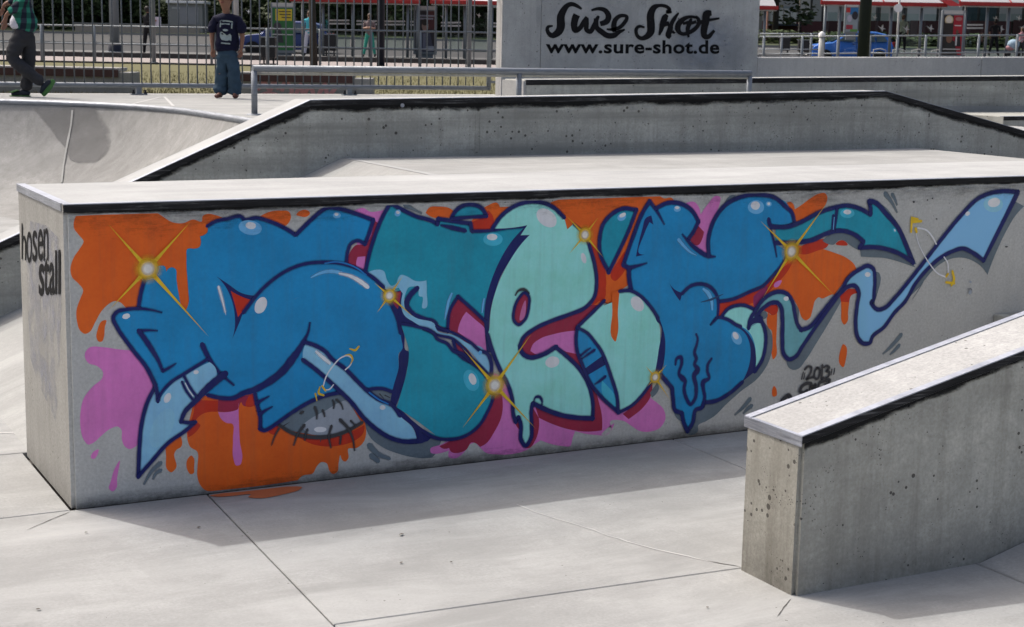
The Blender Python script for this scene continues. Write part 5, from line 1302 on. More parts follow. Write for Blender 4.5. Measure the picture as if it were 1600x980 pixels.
# ---- bar fence at the back of the platform
FX0, FX1, FYY = -.6, 8.24, 13.0
fence = thing('bar_fence', 'galvanised fence of upright bars along the back of the platform', 'fence', (4, FYY, PZ))
barm = MB().tube([(0, 0, 1.09), (0, 0, 2.72)], .0088, 6).build('bar', M['bar'], fence)
barm.location = Vector((FX0, FYY, 0))
nb = int((FX1-FX0-.05)/.1105)
for i in range(1, nb):
    c = barm.copy(); COL.objects.link(c); c.location.x += i*.1105
MB().tube([(FX0-.1, FYY, 1.085), (FX1, FYY, 1.055)], .027, 10).build('bottom_rail', M['galv'], fence)
MB().tube([(FX0-.1, FYY, 2.72), (FX1, FYY, 2.72)], .027, 10).build('top_rail', M['galv'], fence)
MB().tube([(FX1, FYY, 1.03), (FX1, FYY, 2.75)], .030, 10).build('end_post', M['galv'], fence)
for x_ in (1.05, 3.672, 6.30):
    f = MB().box((x_-.032, FYY-.02, PZ), (x_+.032, FYY+.02, 1.07)).build('foot', M['galv'], fence, bevel=.004)
    MB().box((x_-.09, FYY-.05, PZ), (x_+.09, FYY+.05, PZ+.014)).build('base_plate', M['galv'], fence, bevel=.003)
    for dx in (-.07, .07):
        MB().lathe([(0, .045), (.012, .045), (.012, .018), (.02, .018), (.02, 0)], (x_+dx, FYY-.03, PZ+.014), 8).build('bolt', M['steel_dark'], fence)
for zz in (1.12, 2.08): MB().box((FX1+.02, FYY-.03, zz), (SX0+.01 if False else FX1+.16, FYY-.015, zz+.03)).build('wall_bracket', M['galv'], fence)

# ---- street railing
def railing(px0, px1, posts, d, yt, label, group='street railings'):
    a, b_ = at(px0, yt(px0), d), at(px1, yt(px1), d)
    t = thing('street_railing', label, 'railing', tuple(st(0, d, .865)), group)
    MB().tube([a, b_], .024, 8).build('top_rail', M['post'], t)
    a2, b2 = a-ZUP*.50, b_-ZUP*.50
    MB().tube([a2, b2], .020, 8).build('middle_rail', M['post'], t)
    for px in posts:
        p = at(px, yt(px), d); MB().tube([Vector((p.x, p.y, .86)), p+ZUP*.02], .040, 8).build('post', M['post'], t)
railing(-60, 776, [-20, 64, 147, 330, 417, 500, 580, 657], 46.0, lambda x: 38+x*.0172, 'grey tubular street railing on the pavement behind the bar fence')
railing(1187, 1660, [1194, 1254, 1310, 1360, 1403, 1447, 1530, 1590, 1640], 47.0, lambda x: 57.5-(x-1187)*.006, 'grey tubular street railing seen over the low pale wall')
railing(1187, 1290, [1222, 1268, 1284], 52.0, lambda x: 53.0, 'second grey tubular railing beyond the two dark bins')

# ---- poles and posts
def pole(px, d, r, z1, mat, label, name='steel_post', cat='post', z0=.86, base=None, cap=False, group=None):
    p = at(px, 60, d); t = thing(name, label, cat, (p.x, p.y, z0), group)
    MB().tube([(p.x, p.y, z0), (p.x, p.y, z0+(z1-z0)*.5), (p.x, p.y, z1)], [r, r*.98, r*.94], 14).build('shaft', mat, t)
    MB().lathe([(0, .03), (r*1.9, .03), (r*1.9, 0)], (p.x, p.y, z0), 14).build('base_plate', mat, t)
    if cap: MB().lathe([(r*1.15, 0), (r*1.15, .1), (0, .16)], (p.x, p.y, z1), 12).build('cap', M['white'], t)
    if base: MB().lathe([(r*1.35, 0), (r*1.35, base), (r, base+.04)], (p.x, p.y, z0), 14).build('collar', M['navypole'], t)
    return t
pole(595, 46.4, .115, 7.5, M['navypole'], 'thick dark navy mast beside the woman in green trousers', 'lamp_mast', 'mast')
pole(1350, 30.0, .112, 7.5, M['tealpole'], 'thick dark green mast in front of the blue car', 'lamp_mast', 'mast', z0=.88)
pole(179, 57.5, .175, 6.5, M['post'], 'broad pale grey column with dark collar left of the man in black', z0=1.03, base=.25)
pole(240, 46.2, .060, 5.0, M['post'], 'slim grey pole standing right beside the man in black')
pole(733.5, 47.0, .062, 5.0, M['post'], 'slim grey pole near the end of the bar fence')
pole(369, 57.0, .105, 6.0, M['lightpanel'], 'pale pole rising behind the head of the boy in jeans', z0=1.03)
pole(1284, 46.0, .085, 1.98, M['lightpanel'], 'short pale bollard post with white cap beside the blue car front', 'bollard', 'bollard', cap=True)
pole(1402, 58, .042, 4.2, M['lightpanel'], 'thin white sign post behind the man in the green shirt', 'sign_post', 'sign', z0=1.03)
sg = at(1403.5, 13, 57.9); o = MB().lathe([(0, 0)], sg, 3)
sgn = thing('round_sign', 'round white traffic sign on the thin post', 'sign', tuple(sg))
m = MB(); m.tube([sg-FWH*.0, sg-FWH*.02], .15, 20); m.build('disc', M['white'], sgn)

# ---- trees
def leaf_mesh(name, n, rx, ry, rz, size, rnd, mat, hollow=.55, low=-.95):
    v = []; f = []; i = 0
    clumps = [Vector((rnd.gauss(0, .5), rnd.gauss(0, .5), rnd.gauss(0, .45))) for _ in range(46)]
    clumps = [c*min(1, .95/max(c.length, 1e-3)) for c in clumps]
    while i < n:
        c = rnd.choice(clumps); p = c+Vector((rnd.gauss(0, .13), rnd.gauss(0, .13), rnd.gauss(0, .11)))
        if p.length > 1.12 or p.z < low: continue
        q = Vector((p.x*rx, p.y*ry, p.z*rz)); a = Vector((rnd.uniform(-1, 1), rnd.uniform(-1, 1), rnd.uniform(-.6, .6))).normalized()
        b_ = a.orthogonal().normalized(); s_ = size*rnd.uniform(.5, 1.2); b0 = len(v)
        v += [q-a*s_, q+b_*s_*.55, q+a*s_, q-b_*s_*.55]; f.append((b0, b0+1, b0+2, b0+3)); i += 1
    me = bpy.data.meshes.new(name); me.from_pydata([tuple(x) for x in v], [], f); me.materials.append(mat); return me
def leafmat(name, c):
    q = N(name); v = q.coord((1, 1, 1), 'World'); f = q.noise(.9, 4, .7, v); g = q.noise(6, 3, .7, v)
    q.base(q.mix(q.ramp(f, [(.3, 0.0), (.7, 1.0)]), tuple(x*.6 for x in c[:3])+(1,), q.mix(g, tuple(x*1.0 for x in c[:3])+(1,), tuple(x*1.7 for x in c[:3])+(1,)))); q.rough(.65); q.b.inputs['Specular IOR Level'].default_value = .2
    return q.m
M['leaf'] = leafmat('dark_leaves', (.030, .048, .014, 1)); M['leaf2'] = leafmat('hedge_leaves', (.045, .068, .020, 1))
rt = random.Random(11)
crowns = [leaf_mesh('crown', 5200, 4.4, 4.4, 4.2, .30, rt, M['leaf']) for _ in range(3)]
def tree(x, d, z, s, label, k, group='trees beyond the road', r=.22, hb=3.6):
    p = st(x, d, z); t = thing('tree', label, 'tree', tuple(p), group)
    m = MB().tube([p-ZUP*.3, p+ZUP*hb*.5+RTH*.06*s, p+ZUP*(hb+1.5)*s], [r*1.25*s, r*s, r*.5*s], 9)
    for j in range(4):
        a = j*1.6+k; q0 = p+ZUP*(hb*.75+.3*j)*s; m.tube([q0, q0+Vector((math.cos(a)*1.0, math.sin(a)*1.0, .9))*s, q0+Vector((math.cos(a)*1.9, math.sin(a)*1.9, 2.2))*s], [r*.45*s, r*.3*s, r*.12*s], 6)
    m.build('trunk', M['bark'], t)
    o = bpy.data.objects.new('crown', crowns[k % 3]); link(o, t); o.location = (0, 0, (hb+1.4)*s); o.scale = (s, s, s*.95); o.rotation_euler = (0, 0, k*2.1)
    return t
desc = ['dense dark tree standing behind the beige garden wall', 'dark tree rising behind the walking child', 'dark tree behind the broad pale column', 'dark tree next to the grey kiosk', 'dark tree behind the green advertising case', 'dark tree behind the woman in turquoise', 'dark tree behind the tram shelter benches', 'dark tree behind the dark portrait poster', 'dark tree beside the lettered slab', 'dark tree above the round pale balcony']
for k, (px, d, s) in enumerate([(150, 92, 1.0), (20, 90, 1.05), (215, 95, 1.0), (330, 100, 1.05), (430, 96, 1.0), (500, 92, 1.02), (580, 94, 1.0), (660, 91, 1.05), (745, 93, 1.0), (1195, 98, .8)]):
    x = (px-800)/F_PX*d*1.0; tree(x, d, 2.0+(d-90)*.015, s, desc[k], k)
# bushes that close the view below the crowns
bush_me = [leaf_mesh('foliage', 1900, 2.2, 1.3, 1.35, .16, rt, M['leaf']) for _ in range(3)]
def bush(x, d, z, sx, sz, label, k, mat=None, group='bushes under the trees'):
    p = st(x, d, z); t = thing('bush', label, 'bush', tuple(p), group)
    me = bush_me[k % 3]
    if mat: me = me.copy(); me.materials.clear(); me.materials.append(mat)
    o = bpy.data.objects.new('foliage', me); link(o, t); o.scale = (sx, sx, sz); o.location = (0, 0, 1.0*sz); o.rotation_euler = (0, 0, -YAW+k*3.14159)
    MB().tube([p-ZUP*.1, p+ZUP*.9*sz], [.05, .02], 6).build('stem', M['bark'], t)
k = 0
for px in range(-90, 800, 62):
    d = 88+(k % 3)*2.2; bush((px-800)/F_PX*d, d, 1.95+(d-88)*.05, 1.0+.15*(k % 2), 1.0+.25*((k*7) % 3), 'dark leafy bush in the thicket under the trees', k); k += 1
    d = 95+(k % 2)*2; bush((px-770)/F_PX*d, d, 2.1, 1.35, 2.05, 'tall dark bush at the back of the thicket', k, group='tall bushes at the back'); k += 1
for px in range(1195, 1680, 50):
    d = 88+(k % 2); bush((px-800)/F_PX*d, d, 1.90, .98, .30, 'low clipped green hedge bush in front of the maroon plinth', k, M['leaf2'], 'hedge bushes before the building'); k += 1
# young street tree by the railing
yt = thing('tree', 'slim young street tree on the pavement next to the woman in turquoise', 'tree', tuple(st((490-800)/F_PX*45.6, 45.6, .86)))
tp = at(490.5, 95, 45.6); tp.z = .86
tt = at(487.5, 0, 45.6)
MB().tube([tp, tp.lerp(tt, .5), tt, tt+ZUP*2.2], [.115, .105, .10, .06], 10).build('trunk', M['bark'], yt)
o = bpy.data.objects.new('crown', crowns[1]); link(o, yt); o.location = (0, 0, 5.6); o.scale = (.45, .45, .5)

# ---- tram shelters
def shelter(px0, px1, d, yf, posts, label, roofmat, group='tram shelters', slope=1, drop=0, bars=(), birds=(), glass=True, zb=1.03, stripes=False):
    a, b_ = at(px0, yf, d), at(px1, yf, d); zt = (a.z+b_.z)/2
    a.z = b_.z = zt; L = (b_-a).length; c = (a+b_)/2
    t = thing('tram_shelter', label, 'shelter', (c.x, c.y, zb), group)
    # sloping roof panes with red seams, red fascia in front
    npan = max(2, int(L/1.7))
    for i in range(npan):
        q0 = a.lerp(b_, i/npan); q1 = a.lerp(b_, (i+1)/npan); g = RTH*.03
        mat = roofmat if not (stripes and i % 2 == 0) else M['redtrim']
        MB().prism([q0+g+ZUP*.10, q1-g+ZUP*.10, q1-g+FWH*2.1+ZUP*.85, q0+g+FWH*2.1+ZUP*.85], ZUP*.03).build('roof_pane', mat, t)
        MB().prism([q0-g*.7+ZUP*.11, q0+g*.7+ZUP*.11, q0+g*.7+FWH*2.1+ZUP*.87, q0-g*.7+FWH*2.1+ZUP*.87], ZUP*.035).build('roof_seam', M['redtrim'], t)
    MB().obox(c+ZUP*.05-FWH*.03, RTH*(L/2+.05), FWH*.03, ZUP*.065).build('fascia', M['redtrim'], t, bevel=.01)
    MB().obox(c-ZUP*.045+FWH*.05, RTH*(L/2), FWH*.03, ZUP*.02).build('gutter', M['lightpanel'], t)
    for px in posts:
        p = at(px, 50, d+.35); MB().tube([Vector((p.x, p.y, zb)), Vector((p.x, p.y, zt+.15))], .055, 8).build('post', M['post'], t)
    if glass and len(posts) > 1:
        for p0, p1 in zip(posts[:-1], posts[1:]):
            q0, q1 = at(p0+4, 50, d+1.5), at(p1-4, 50, d+1.5)
            z0, z1 = zb+.25, zt-.25
            MB().add([Vector((q0.x, q0.y, z0)), Vector((q1.x, q1.y, z0)), Vector((q1.x, q1.y, z1)), Vector((q0.x, q0.y, z1))], [(0, 1, 2, 3)]).prism([Vector((q0.x, q0.y, z0)), Vector((q1.x, q1.y, z0)), Vector((q1.x, q1.y, z0))+FWH*.012, Vector((q0.x, q0.y, z0))+FWH*.012], ZUP*.001).build('glass_pane', M['glass'], t, fix=False)
    for p0, p1, y in bars:
        for dy in (0, 5.0):
            q0, q1 = at(p0, y+dy, d+1.42), at(p1, y+dy, d+1.42)
            MB().obox((q0+q1)/2, (q1-q0)/2, FWH*.008, ZUP*.030).build('white_band', M['white'], t)
    for bx_, by_, s_ in birds:
        P = [(-1, .6), (-.2, .1), (.3, .9), (.35, .05), (.9, -.2), (.25, -.35), (.1, -1.0), (-.15, -.3)]
        Q = [at(bx_+x*s_, by_-y*s_, d+1.40) for x, y in P]
        MB().add(Q, [(0, 1, 7), (1, 2, 3), (1, 3, 7), (3, 4, 5), (3, 5, 7), (5, 6, 7)]).build('bird_sticker', M['white'], t, fix=False)
    return t
shelter(455, 655, 58.2, 3.5, [473, 505, 551, 578, 637, 652], 'tram shelter with plain red roof edge beside the dark mast', M['redtrim'],
        bars=[(513, 546, 32), (557, 590, 33), (600, 633, 33.5), (641, 651, 34)], birds=[(388, 18, 4)])
shelter(674, 800, 58.2, 6.5, [697, 726, 768], 'tram shelter with red and white striped roof next to the lettered slab', M['canopy_w'], stripes=True,
        bars=[(689, 720, 35.5), (771, 783, 36.5)], birds=[(691, 26, 3.2), (748, 24, 4.5), (739, 41, 4), (741, 53, 2.5)])
shelter(1130, 1214, 60, 14, [1194], 'short end of a red roofed tram shelter at the edge of the lettered slab', M['canopy'], glass=False)
shelter(1284, 1478, 59, 8.5, [1288, 1311, 1391, 1438, 1468], 'tram shelter with grey roof and red edge over the blue car', M['canopy'],
        bars=[], birds=[(1367, 27, 5), (1378, 44, 6.5), (1416, 45, 6.5), (1454, 44, 6.5)])
shelter(1500, 1660, 59, 9.5, [1507, 1541, 1574, 1640], 'tram shelter with grey roof and red edge right of the red poster', M['canopy'],
        bars=[(1511, 1536, 39)], birds=[(1556, 29, 5), (1564, 45, 6.5), (1592, 28, 5), (1598, 44, 5)])
# red gable piece between the two grey roofs
gp = [at(1468, 0, 58.8), at(1484, 9.5, 58.7), at(1504, 9.5, 58.7), at(1486, 0, 58.8)]
gb = thing('roof_valley', 'red metal valley piece joining the two grey shelter roofs', 'roof', tuple(gp[1])); MB().prism(gp, FWH*.12).build('sheet', M['redtrim'], gb)
# stop benches and bins
def bin_(px, y0, y1, d, w, label, name='litter_bin', cat='bin'):
    p = at(px, y1, d); q = at(px, y0, d); h = q.z-p.z; t = thing(name, label, cat, tuple(p))
    MB().obox(p+ZUP*(h*.60), RTH*w/2, FWH*w*.4, ZUP*h*.36).build('body', M['black'], t, bevel=.03)
    MB().obox(p+ZUP*(h*.97), RTH*w*.54, FWH*w*.44, ZUP*h*.022).build('lid', M['post'], t, bevel=.008)
    for s_ in (-1, 1): MB().obox(p+RTH*s_*w*.33+ZUP*h*.13, RTH*.022, FWH*.03, ZUP*h*.13).build('leg', M['black'], t)
    MB().obox(p+ZUP*.015, RTH*w*.55, FWH*w*.4, ZUP*.015).build('foot_plate', M['black'], t)
bin_(420, 57, 101, 46.6, .42, 'black litter bin on legs in front of the blue car and green poster')
bin_(516, 53, 88, 57.5, .42, 'black litter bin behind the slim young street tree')
bin_(1225, 58, 86, 57, .36, 'black litter bin on two legs beside the lettered slab')
bin_(1256, 62, 87, 57.5, .44, 'dark box bin right in front of the blue car')

# ---- advertising cases (generic pictures)
def poster_case(px0, px1, y0, y1, d, label, bg_c, blocks):
    a, b_ = at(px0, y1, d), at(px1, y0, d); w = (b_-a).dot(RTH); h = b_.z-a.z; c = (a+b_)/2
    t = thing('advert_case', label, 'poster', (c.x, c.y, a.z))
    MB().obox(c, RTH*w/2, FWH*.10, ZUP*h/2).build('case', M['post'], t, bevel=.02)
    def pl(u0, v0, u1, v1, k): 
        o = a+RTH*(w*.07)+ZUP*(h*.06); W2, H2 = w*.86, h*.84; f = -FWH*(.104+.003*k)+FWH*(c-a).dot(FWH)
        return [o+RTH*W2*u+ZUP*H2*v_+f for u, v_ in ((u0, v0), (u1, v0), (u1, v1), (u0, v1))]
    pic = MB().add(pl(0, 0, 1, 1, 0), [(0, 1, 2, 3)]).build('picture', plain('print', bg_c, .5, 0, .1, 3), t, fix=False)
    for k, (kind, u0, v0, u1, v1, col) in enumerate(blocks):
        P = pl(u0, v0, u1, v1, k+1)
        if kind == 'e':
            cc = (P[0]+P[2])/2; ex, ey = (P[1]-P[0])/2, (P[3]-P[0])/2; P = [cc+ex*math.cos(i*math.pi/8)+ey*math.sin(i*math.pi/8) for i in range(16)]
        elif kind == 't': P = [P[0], P[1], P[2].lerp(P[3], .25), P[2].lerp(P[3], .75)]
        MB().add(P, [tuple(range(len(P)))]).build('printed_shape', plain('print', col, .5, 0, .15, 5), t, fix=False)
    hd = pl(0, 1.03, 1, 1.12, 0); MB().add(hd, [(0, 1, 2, 3)]).build('header', M['lightpanel'], t, fix=False)
    MB().obox(c-ZUP*(h/2+.1), RTH*w*.35, FWH*.05, ZUP*.12).build('plinth', M['post'], t)
poster_case(424, 461, 5, 83, 57.4, 'green advertising case with a yellow notice beside the blue car', (.020, .13, .035, 1),
            [('r', .15, .70, .95, .97, (.55, .42, .03, 1)), ('r', .3, .90, .9, .93, (.1, .08, .02, 1)), ('r', .35, .83, .9, .86, (.1, .08, .02, 1)), ('r', .45, .76, .9, .79, (.1, .08, .02, 1)), ('e', .05, .45, .45, .66, (.03, .03, .04, 1)), ('t', .0, .18, .55, .50, (.025, .03, .035, 1)), ('r', .0, .36, 1, .385, (.4, .42, .4, 1))])
poster_case(646, 683, 10, 85, 59.2, 'dark advertising case with a faint portrait under the tram shelter', (.018, .016, .022, 1),
            [('r', .6, .55, 1, 1, (.07, .012, .016, 1)), ('r', .1, .86, .95, .90, (.25, .25, .30, 1)), ('r', .2, .79, .9, .83, (.25, .25, .30, 1)), ('t', .1, 0, .95, .50, (.05, .055, .085, 1)), ('e', .33, .50, .68, .76, (.26, .17, .14, 1)), ('e', .33, .64, .66, .80, (.02, .014, .012, 1)), ('r', .4, .05, .55, .45, (.16, .17, .22, 1)), ('r', .55, .02, .95, .14, (.30, .32, .36, 1))])
poster_case(1467, 1507, 17, 90, 57.2, 'black and red advertising case with a dark portrait between the grey shelters', (.014, .012, .014, 1),
            [('r', .52, .0, 1, 1, (.32, .010, .022, 1)), ('e', .06, .76, .50, 1.0, (.50, .40, .24, 1)), ('e', .12, .80, .44, .97, (.58, .54, .46, 1)), ('r', .05, .30, .52, .80, (.018, .014, .012, 1)), ('e', .60, .86, .95, .96, (.36, .14, .14, 1)), ('r', .58, .73, .92, .755, (.6, .5, .5, 1)), ('t', .0, .0, .80, .36, (.015, .016, .014, 1)), ('e', .18, .30, .50, .52, (.17, .085, .05, 1)), ('t', .60, .22, .95, .55, (.012, .012, .015, 1)), ('r', .66, .24, .74, .50, (.5, .5, .5, 1)), ('e', .66, .53, .80, .64, (.12, .06, .04, 1)), ('r', .03, .13, .93, .16, (.40, .40, .38, 1))])
poster_case(1318, 1342, 8, 52, 57.2, 'brightly coloured advertising case half hidden by the thick dark green mast', (.25, .30, .32, 1),
            [('r', 0, .80, .35, 1, (.40, .03, .03, 1)), ('r', .35, .72, 1, 1, (.02, .14, .34, 1)), ('e', .5, .5, 1, .85, (.02, .02, .03, 1)), ('r', .05, .1, .6, .28, (.30, .03, .05, 1)), ('r', .4, 0, 1, .1, (.10, .26, .06, 1)), ('e', .1, .4, .5, .7, (.40, .40, .48, 1))])

# ---- garden wall and kiosk on the far side
gw = at(170, 38, 84); t = thing('garden_wall', 'low beige wall in front of the dark trees behind the broad column', 'wall', tuple(st(-22, 84, 1.7)))
a, b_ = at(118, 37, 84.5), at(312, 41, 84.5); z_ = (a.z+b_.z)/2; cc = (a+b_)/2
MB().obox(Vector((cc.x, cc.y, (z_+1.6)/2)), RTH*((b_-a).dot(RTH)/2), FWH*.12, ZUP*(z_-1.6)/2).build('body', M['sandstone'], t)
MB().obox(Vector((cc.x, cc.y, z_+.03)), RTH*((b_-a).dot(RTH)/2+.05), FWH*.17, ZUP*.035).build('coping', M['kerbstone'], t)
a, b_ = at(264, 42, 86), at(316, 6, 86); cc = (a+b_)/2; w_ = (b_-a).dot(RTH)/2
t = thing('kiosk', 'small grey kiosk with pale roof beyond the road', 'kiosk', (cc.x, cc.y, 1.8))
zz0, zz1 = 1.8, b_.z
MB().obox(Vector((cc.x, cc.y, (zz0+zz1)/2))+FWH*.8, RTH*w_, FWH*.8, ZUP*(zz1-zz0)/2).build('wall', M['greypanel'], t)
MB().obox(Vector((cc.x, cc.y, zz1+.07))+FWH*.8, RTH*(w_+.12), FWH*.95, ZUP*.07).build('roof', M['white'], t, bevel=.02)
MB().obox(Vector((cc.x, cc.y, (zz0+zz1)/2+.15))-FWH*.012+RTH*.2, RTH*w_*.55, FWH*.01, ZUP*.45).build('shutter', M['canopy'], t)
MB().obox(Vector((cc.x, cc.y, zz1-.25))-FWH*.012, RTH*w_*.8, FWH*.008, ZUP*.05).build('sign_board', M['lightpanel'], t)

# ---- building on the right
BD = 118.0
bl = thing('apartment_building', 'pale panelled building with maroon plinth and white balcony behind the shelters', 'building', tuple(st(36, BD, 2)))
def bpan(px0, px1, y0, y1, mat, name='panel', dd=0.0, th=.06):
    a, b_ = at(px0, y1, BD), at(px1, y0, BD); w = (b_-a).dot(RTH)/2; c = (a+b_)/2
    xz = c-FWH*dd
    return MB().obox(xz, RTH*w, FWH*th, ZUP*(b_.z-a.z)/2).build(name, mat, bl)
a, b_ = at(1150, 70, BD+.5), at(1760, -150, BD+.5); c = (a+b_)/2
MB().obox(c+FWH*6, RTH*(b_-a).dot(RTH)/2, FWH*6, ZUP*(b_.z-a.z)/2+ZUP*2).build('core', M['greypanel'], bl)
edges = [1190, 1249, 1268, 1286, 1312, 1340, 1371, 1375, 1412, 1416, 1466, 1506, 1530, 1560, 1600, 1640, 1700]
pm = ['greypanel', 'cream', 'greypanel', 'lightpanel', 'greypanel', 'cream', 'teal_win', 'cream', 'teal_win', 'lightpanel', 'lightpanel', 'teal_win', 'teal_win', 'greypanel', 'greypanel', 'greypanel']
for e0, e1, mm in zip(edges[:-1], edges[1:], pm):
    bpan(e0+.5, e1-.5, -20, 33, M[mm], 'window' if mm == 'teal_win' else 'panel', 0, .06)
    bpan(e0+.5, e1-.5, -76, -21.5, M[mm], 'window' if mm == 'teal_win' else 'panel', 0, .06)
for e0, e1 in ((1190, 1250), (1251, 1285), (1286, 1340), (1341, 1420), (1421, 1500), (1501, 1580), (1581, 1700)): bpan(e0, e1, 33.6, 60, M['maroon'], 'plinth_panel', .02, .07)
# balcony with four white panels
def balc(px0, px1, y0, y1, mat, name, dd, th=.05):
    a, b_ = at(px0, y1, BD-dd), at(px1, y0, BD-dd); w = (b_-a).dot(RTH)/2; c = (a+b_)/2
    return MB().obox(c, RTH*w, FWH*th, ZUP*(b_.z-a.z)/2).build(name, mat, bl)
for i in range(4): balc(1203.5+i*10.6, 1213.0+i*10.6, 14, 37.5, M['lightpanel'], 'balcony_panel', 1.6, .03)
balc(1201, 1249, 10.5, 12.5, M['post'], 'balcony_rail', 1.6); balc(1201, 1249, 37.8, 40, M['navypole'], 'balcony_slab', .85, .8)
balc(1196.5, 1201, 12, 62, M['coppercol'], 'column', 1.6, .15); balc(1246.5, 1250.5, 0, 62, M['sandstone'], 'column', 1.6, .15)

# ---- cars
M['carblue'] = plain('blue_car_paint', (.035, .17, .62, 1), .22, .15, .05, 3, .6)
M['carnavy'] = plain('dark_blue_car_paint', (.020, .040, .16, 1), .22, .15, .05, 3, .6)
M['carglass'] = plain('car_glass', (.05, .07, .08, 1), .06, 0, 0, 1, .9)
M['tyre'] = plain('tyre', (.012, .012, .012, 1), .8, 0, .2, 8)
M['lamp'] = plain('headlamp', (.55, .57, .6, 1), .15, .2, 0, 1)
def car(px, d, z, label, paintm, glassm=None, L=3.9):
    """hatchback, nose towards -x of the street frame"""
    o = at(px, 60, d); o.z = z; t = thing('parked_car', label, 'car', tuple(o))
    def P(x, y, zz): return o+RTH*x+FWH*y+ZUP*zz
    side = [(-1.92, .30), (-1.95, .55), (-1.88, .72), (-1.55, .84), (-.95, .93), (-.28, 1.34), (.25, 1.45), (1.05, 1.44), (1.55, 1.34), (1.85, .98), (1.93, .80), (1.93, .42), (1.85, .28)]
    # lofted shell: width tapers at the roof
    def hw(zz): return .83 if zz < .9 else .83-.17*(zz-.9)/.55
    V = []; ny = 7
    for x, zz in side:
        for j in range(ny):
            s_ = -1+2*j/(ny-1); e = (1-abs(s_)**4)
            V.append(P(x*(.94+.06*e) if abs(x) > 1.5 else x, s_*hw(zz), zz-(.04*(1-e) if zz > .9 else 0)))
    n = len(side); fs_ = [(i*ny+j, i*ny+j+1, (i+1)*ny+j+1, (i+1)*ny+j) for i in range(n-1) for j in range(ny-1)]
    fs_ += [[i*ny for i in range(n)][::-1], [i*ny+ny-1 for i in range(n)]]
    b = MB().add(V, fs_); bo = b.build('body', paintm, t, bevel=.03, seg=2)
    for p in bo.data.polygons: p.use_smooth = True
    gm = glassm or M['carglass']
    def panel(pts, name, mat, off):
        return MB().add([P(*q)+off for q in pts], [tuple(range(len(pts)))]).build(name, mat, t, fix=False)
    for sg in (-1, 1):
        y0 = sg*.845; y1 = sg*.715; off = FWH*sg*.02
        panel([(-.78, y0, .97), (.10, y0, .97), (.10, y1, 1.34), (-.20, y1, 1.30)], 'side_window', gm, off)
        panel([(.17, y0, .97), (.98, y0, .97), (.95, y1, 1.34), (.17, y1, 1.35)], 'side_window', gm, off)
        panel([(1.05, y0, .97), (1.55, y0, .99), (1.36, y1, 1.28), (1.03, y1, 1.33)], 'side_window', gm, off)
        for wx in (-1.25, 1.22):
            w = MB().tube([P(wx, sg*.66, .30), P(wx, sg*.86, .30)], .30, 20).build('wheel', M['tyre'], t)
            MB().tube([P(wx, sg*.855, .30), P(wx, sg*.872, .30)], .19, 14).build('rim', M['lamp'], w)
        MB().obox(P(-1.74, sg*.60, .70), RTH*.13, FWH*.17, ZUP*.075).build('headlight', M['lamp'], t, bevel=.03)
        MB().obox(P(1.86, sg*.68, .86), RTH*.06, FWH*.10, ZUP*.12).build('tail_light', M['redtrim'], t, bevel=.02)
        MB().obox(P(-.72, sg*.93, 1.0), RTH*.05, FWH*.08, ZUP*.055).build('mirror', paintm, t, bevel=.02)
        MB().obox(P(.14, sg*.856, .66), RTH*.006, FWH*.004, ZUP*.30).build('door_seam', M['black'], t)
        MB().obox(P(.02, sg*.866, .86), RTH*.07, FWH*.012, ZUP*.014).build('door_handle', M['black'], t)
    panel([(-.93, -.70, .96), (-.93, .70, .96), (-.30, .60, 1.335), (-.30, -.60, 1.335)], 'windscreen', gm, (ZUP*.8-RTH).normalized()*.02)
    panel([(1.58, -.58, 1.31), (1.58, .58, 1.31), (1.83, .66, 1.02), (1.83, -.66, 1.02)], 'rear_window', gm, (ZUP*.6+RTH).normalized()*.02)
    MB().obox(P(-1.93, 0, .48), RTH*.035, FWH*.62, ZUP*.07).build('grille', M['black'], t, bevel=.02)
    MB().obox(P(-1.96, 0, .36), RTH*.012, FWH*.24, ZUP*.05).build('number_plate', M['white'], t)
    return t
car(1328, 73.5, 1.02, 'bright blue hatchback seen past the thick dark green mast', M['carblue'])
car(447, 66, .90, 'dark blue hatchback half hidden by the green advertising case', M['carnavy'], M['carglass'])
# trolley rack beside the bright blue car
tr_ = at(1425, 84, 58); t = thing('bicycle_rack', 'low pale metal rack on the tram platform behind the low wall', 'rack', tuple(tr_))
for dx in (-1.4, -.7, 0, .7, 1.4):
    MB().tube([tr_+RTH*dx-ZUP*.15, tr_+RTH*dx+ZUP*.12, tr_+RTH*(dx+.25)+ZUP*.16, tr_+RTH*(dx+.45)+ZUP*.1, tr_+RTH*(dx+.45)-ZUP*.15], .018, 6).build('hoop', M['lightpanel'], t)
MB().tube([tr_-RTH*1.5, tr_+RTH*1.95], .022, 6).build('crossbar', M['lightpanel'], t)

# ================================================================== PEOPLE
M['skin1'] = plain('skin', (.22, .105, .066, 1), .55, 0, .08, 20)
M['skin2'] = plain('pale_skin', (.42, .25, .18, 1), .55, 0, .08, 20)
M['hair'] = plain('dark_hair', (.018, .012, .009, 1), .6, 0, .3, 40)
M['hair2'] = plain('brown_hair', (.08, .045, .025, 1), .6, 0, .3, 40)
M['navytee'] = plain('navy_cotton', (.007, .008, .026, 1), .9, 0, .3, 14, .2, .4)
M['teeprint'] = plain('pale_print', (.30, .36, .36, 1), .8, 0, .35, 40)
M['jeans'] = plain('blue_denim', (.036, .066, .10, 1), .9, 0, .55, 9, .2, .5)
M['greyjeans'] = plain('charcoal_denim', (.036, .037, .042, 1), .9, 0, .45, 10, .2, .5)
M['shoe'] = plain('dark_shoe', (.014, .022, .035, 1), .7, 0, .3, 20)
M['lime'] = plain('lime_sole', (.07, .20, .05, 1), .6, 0, .1, 10)
M['brownshoe'] = plain('brown_shoe', (.10, .035, .025, 1), .6, 0, .2, 20)
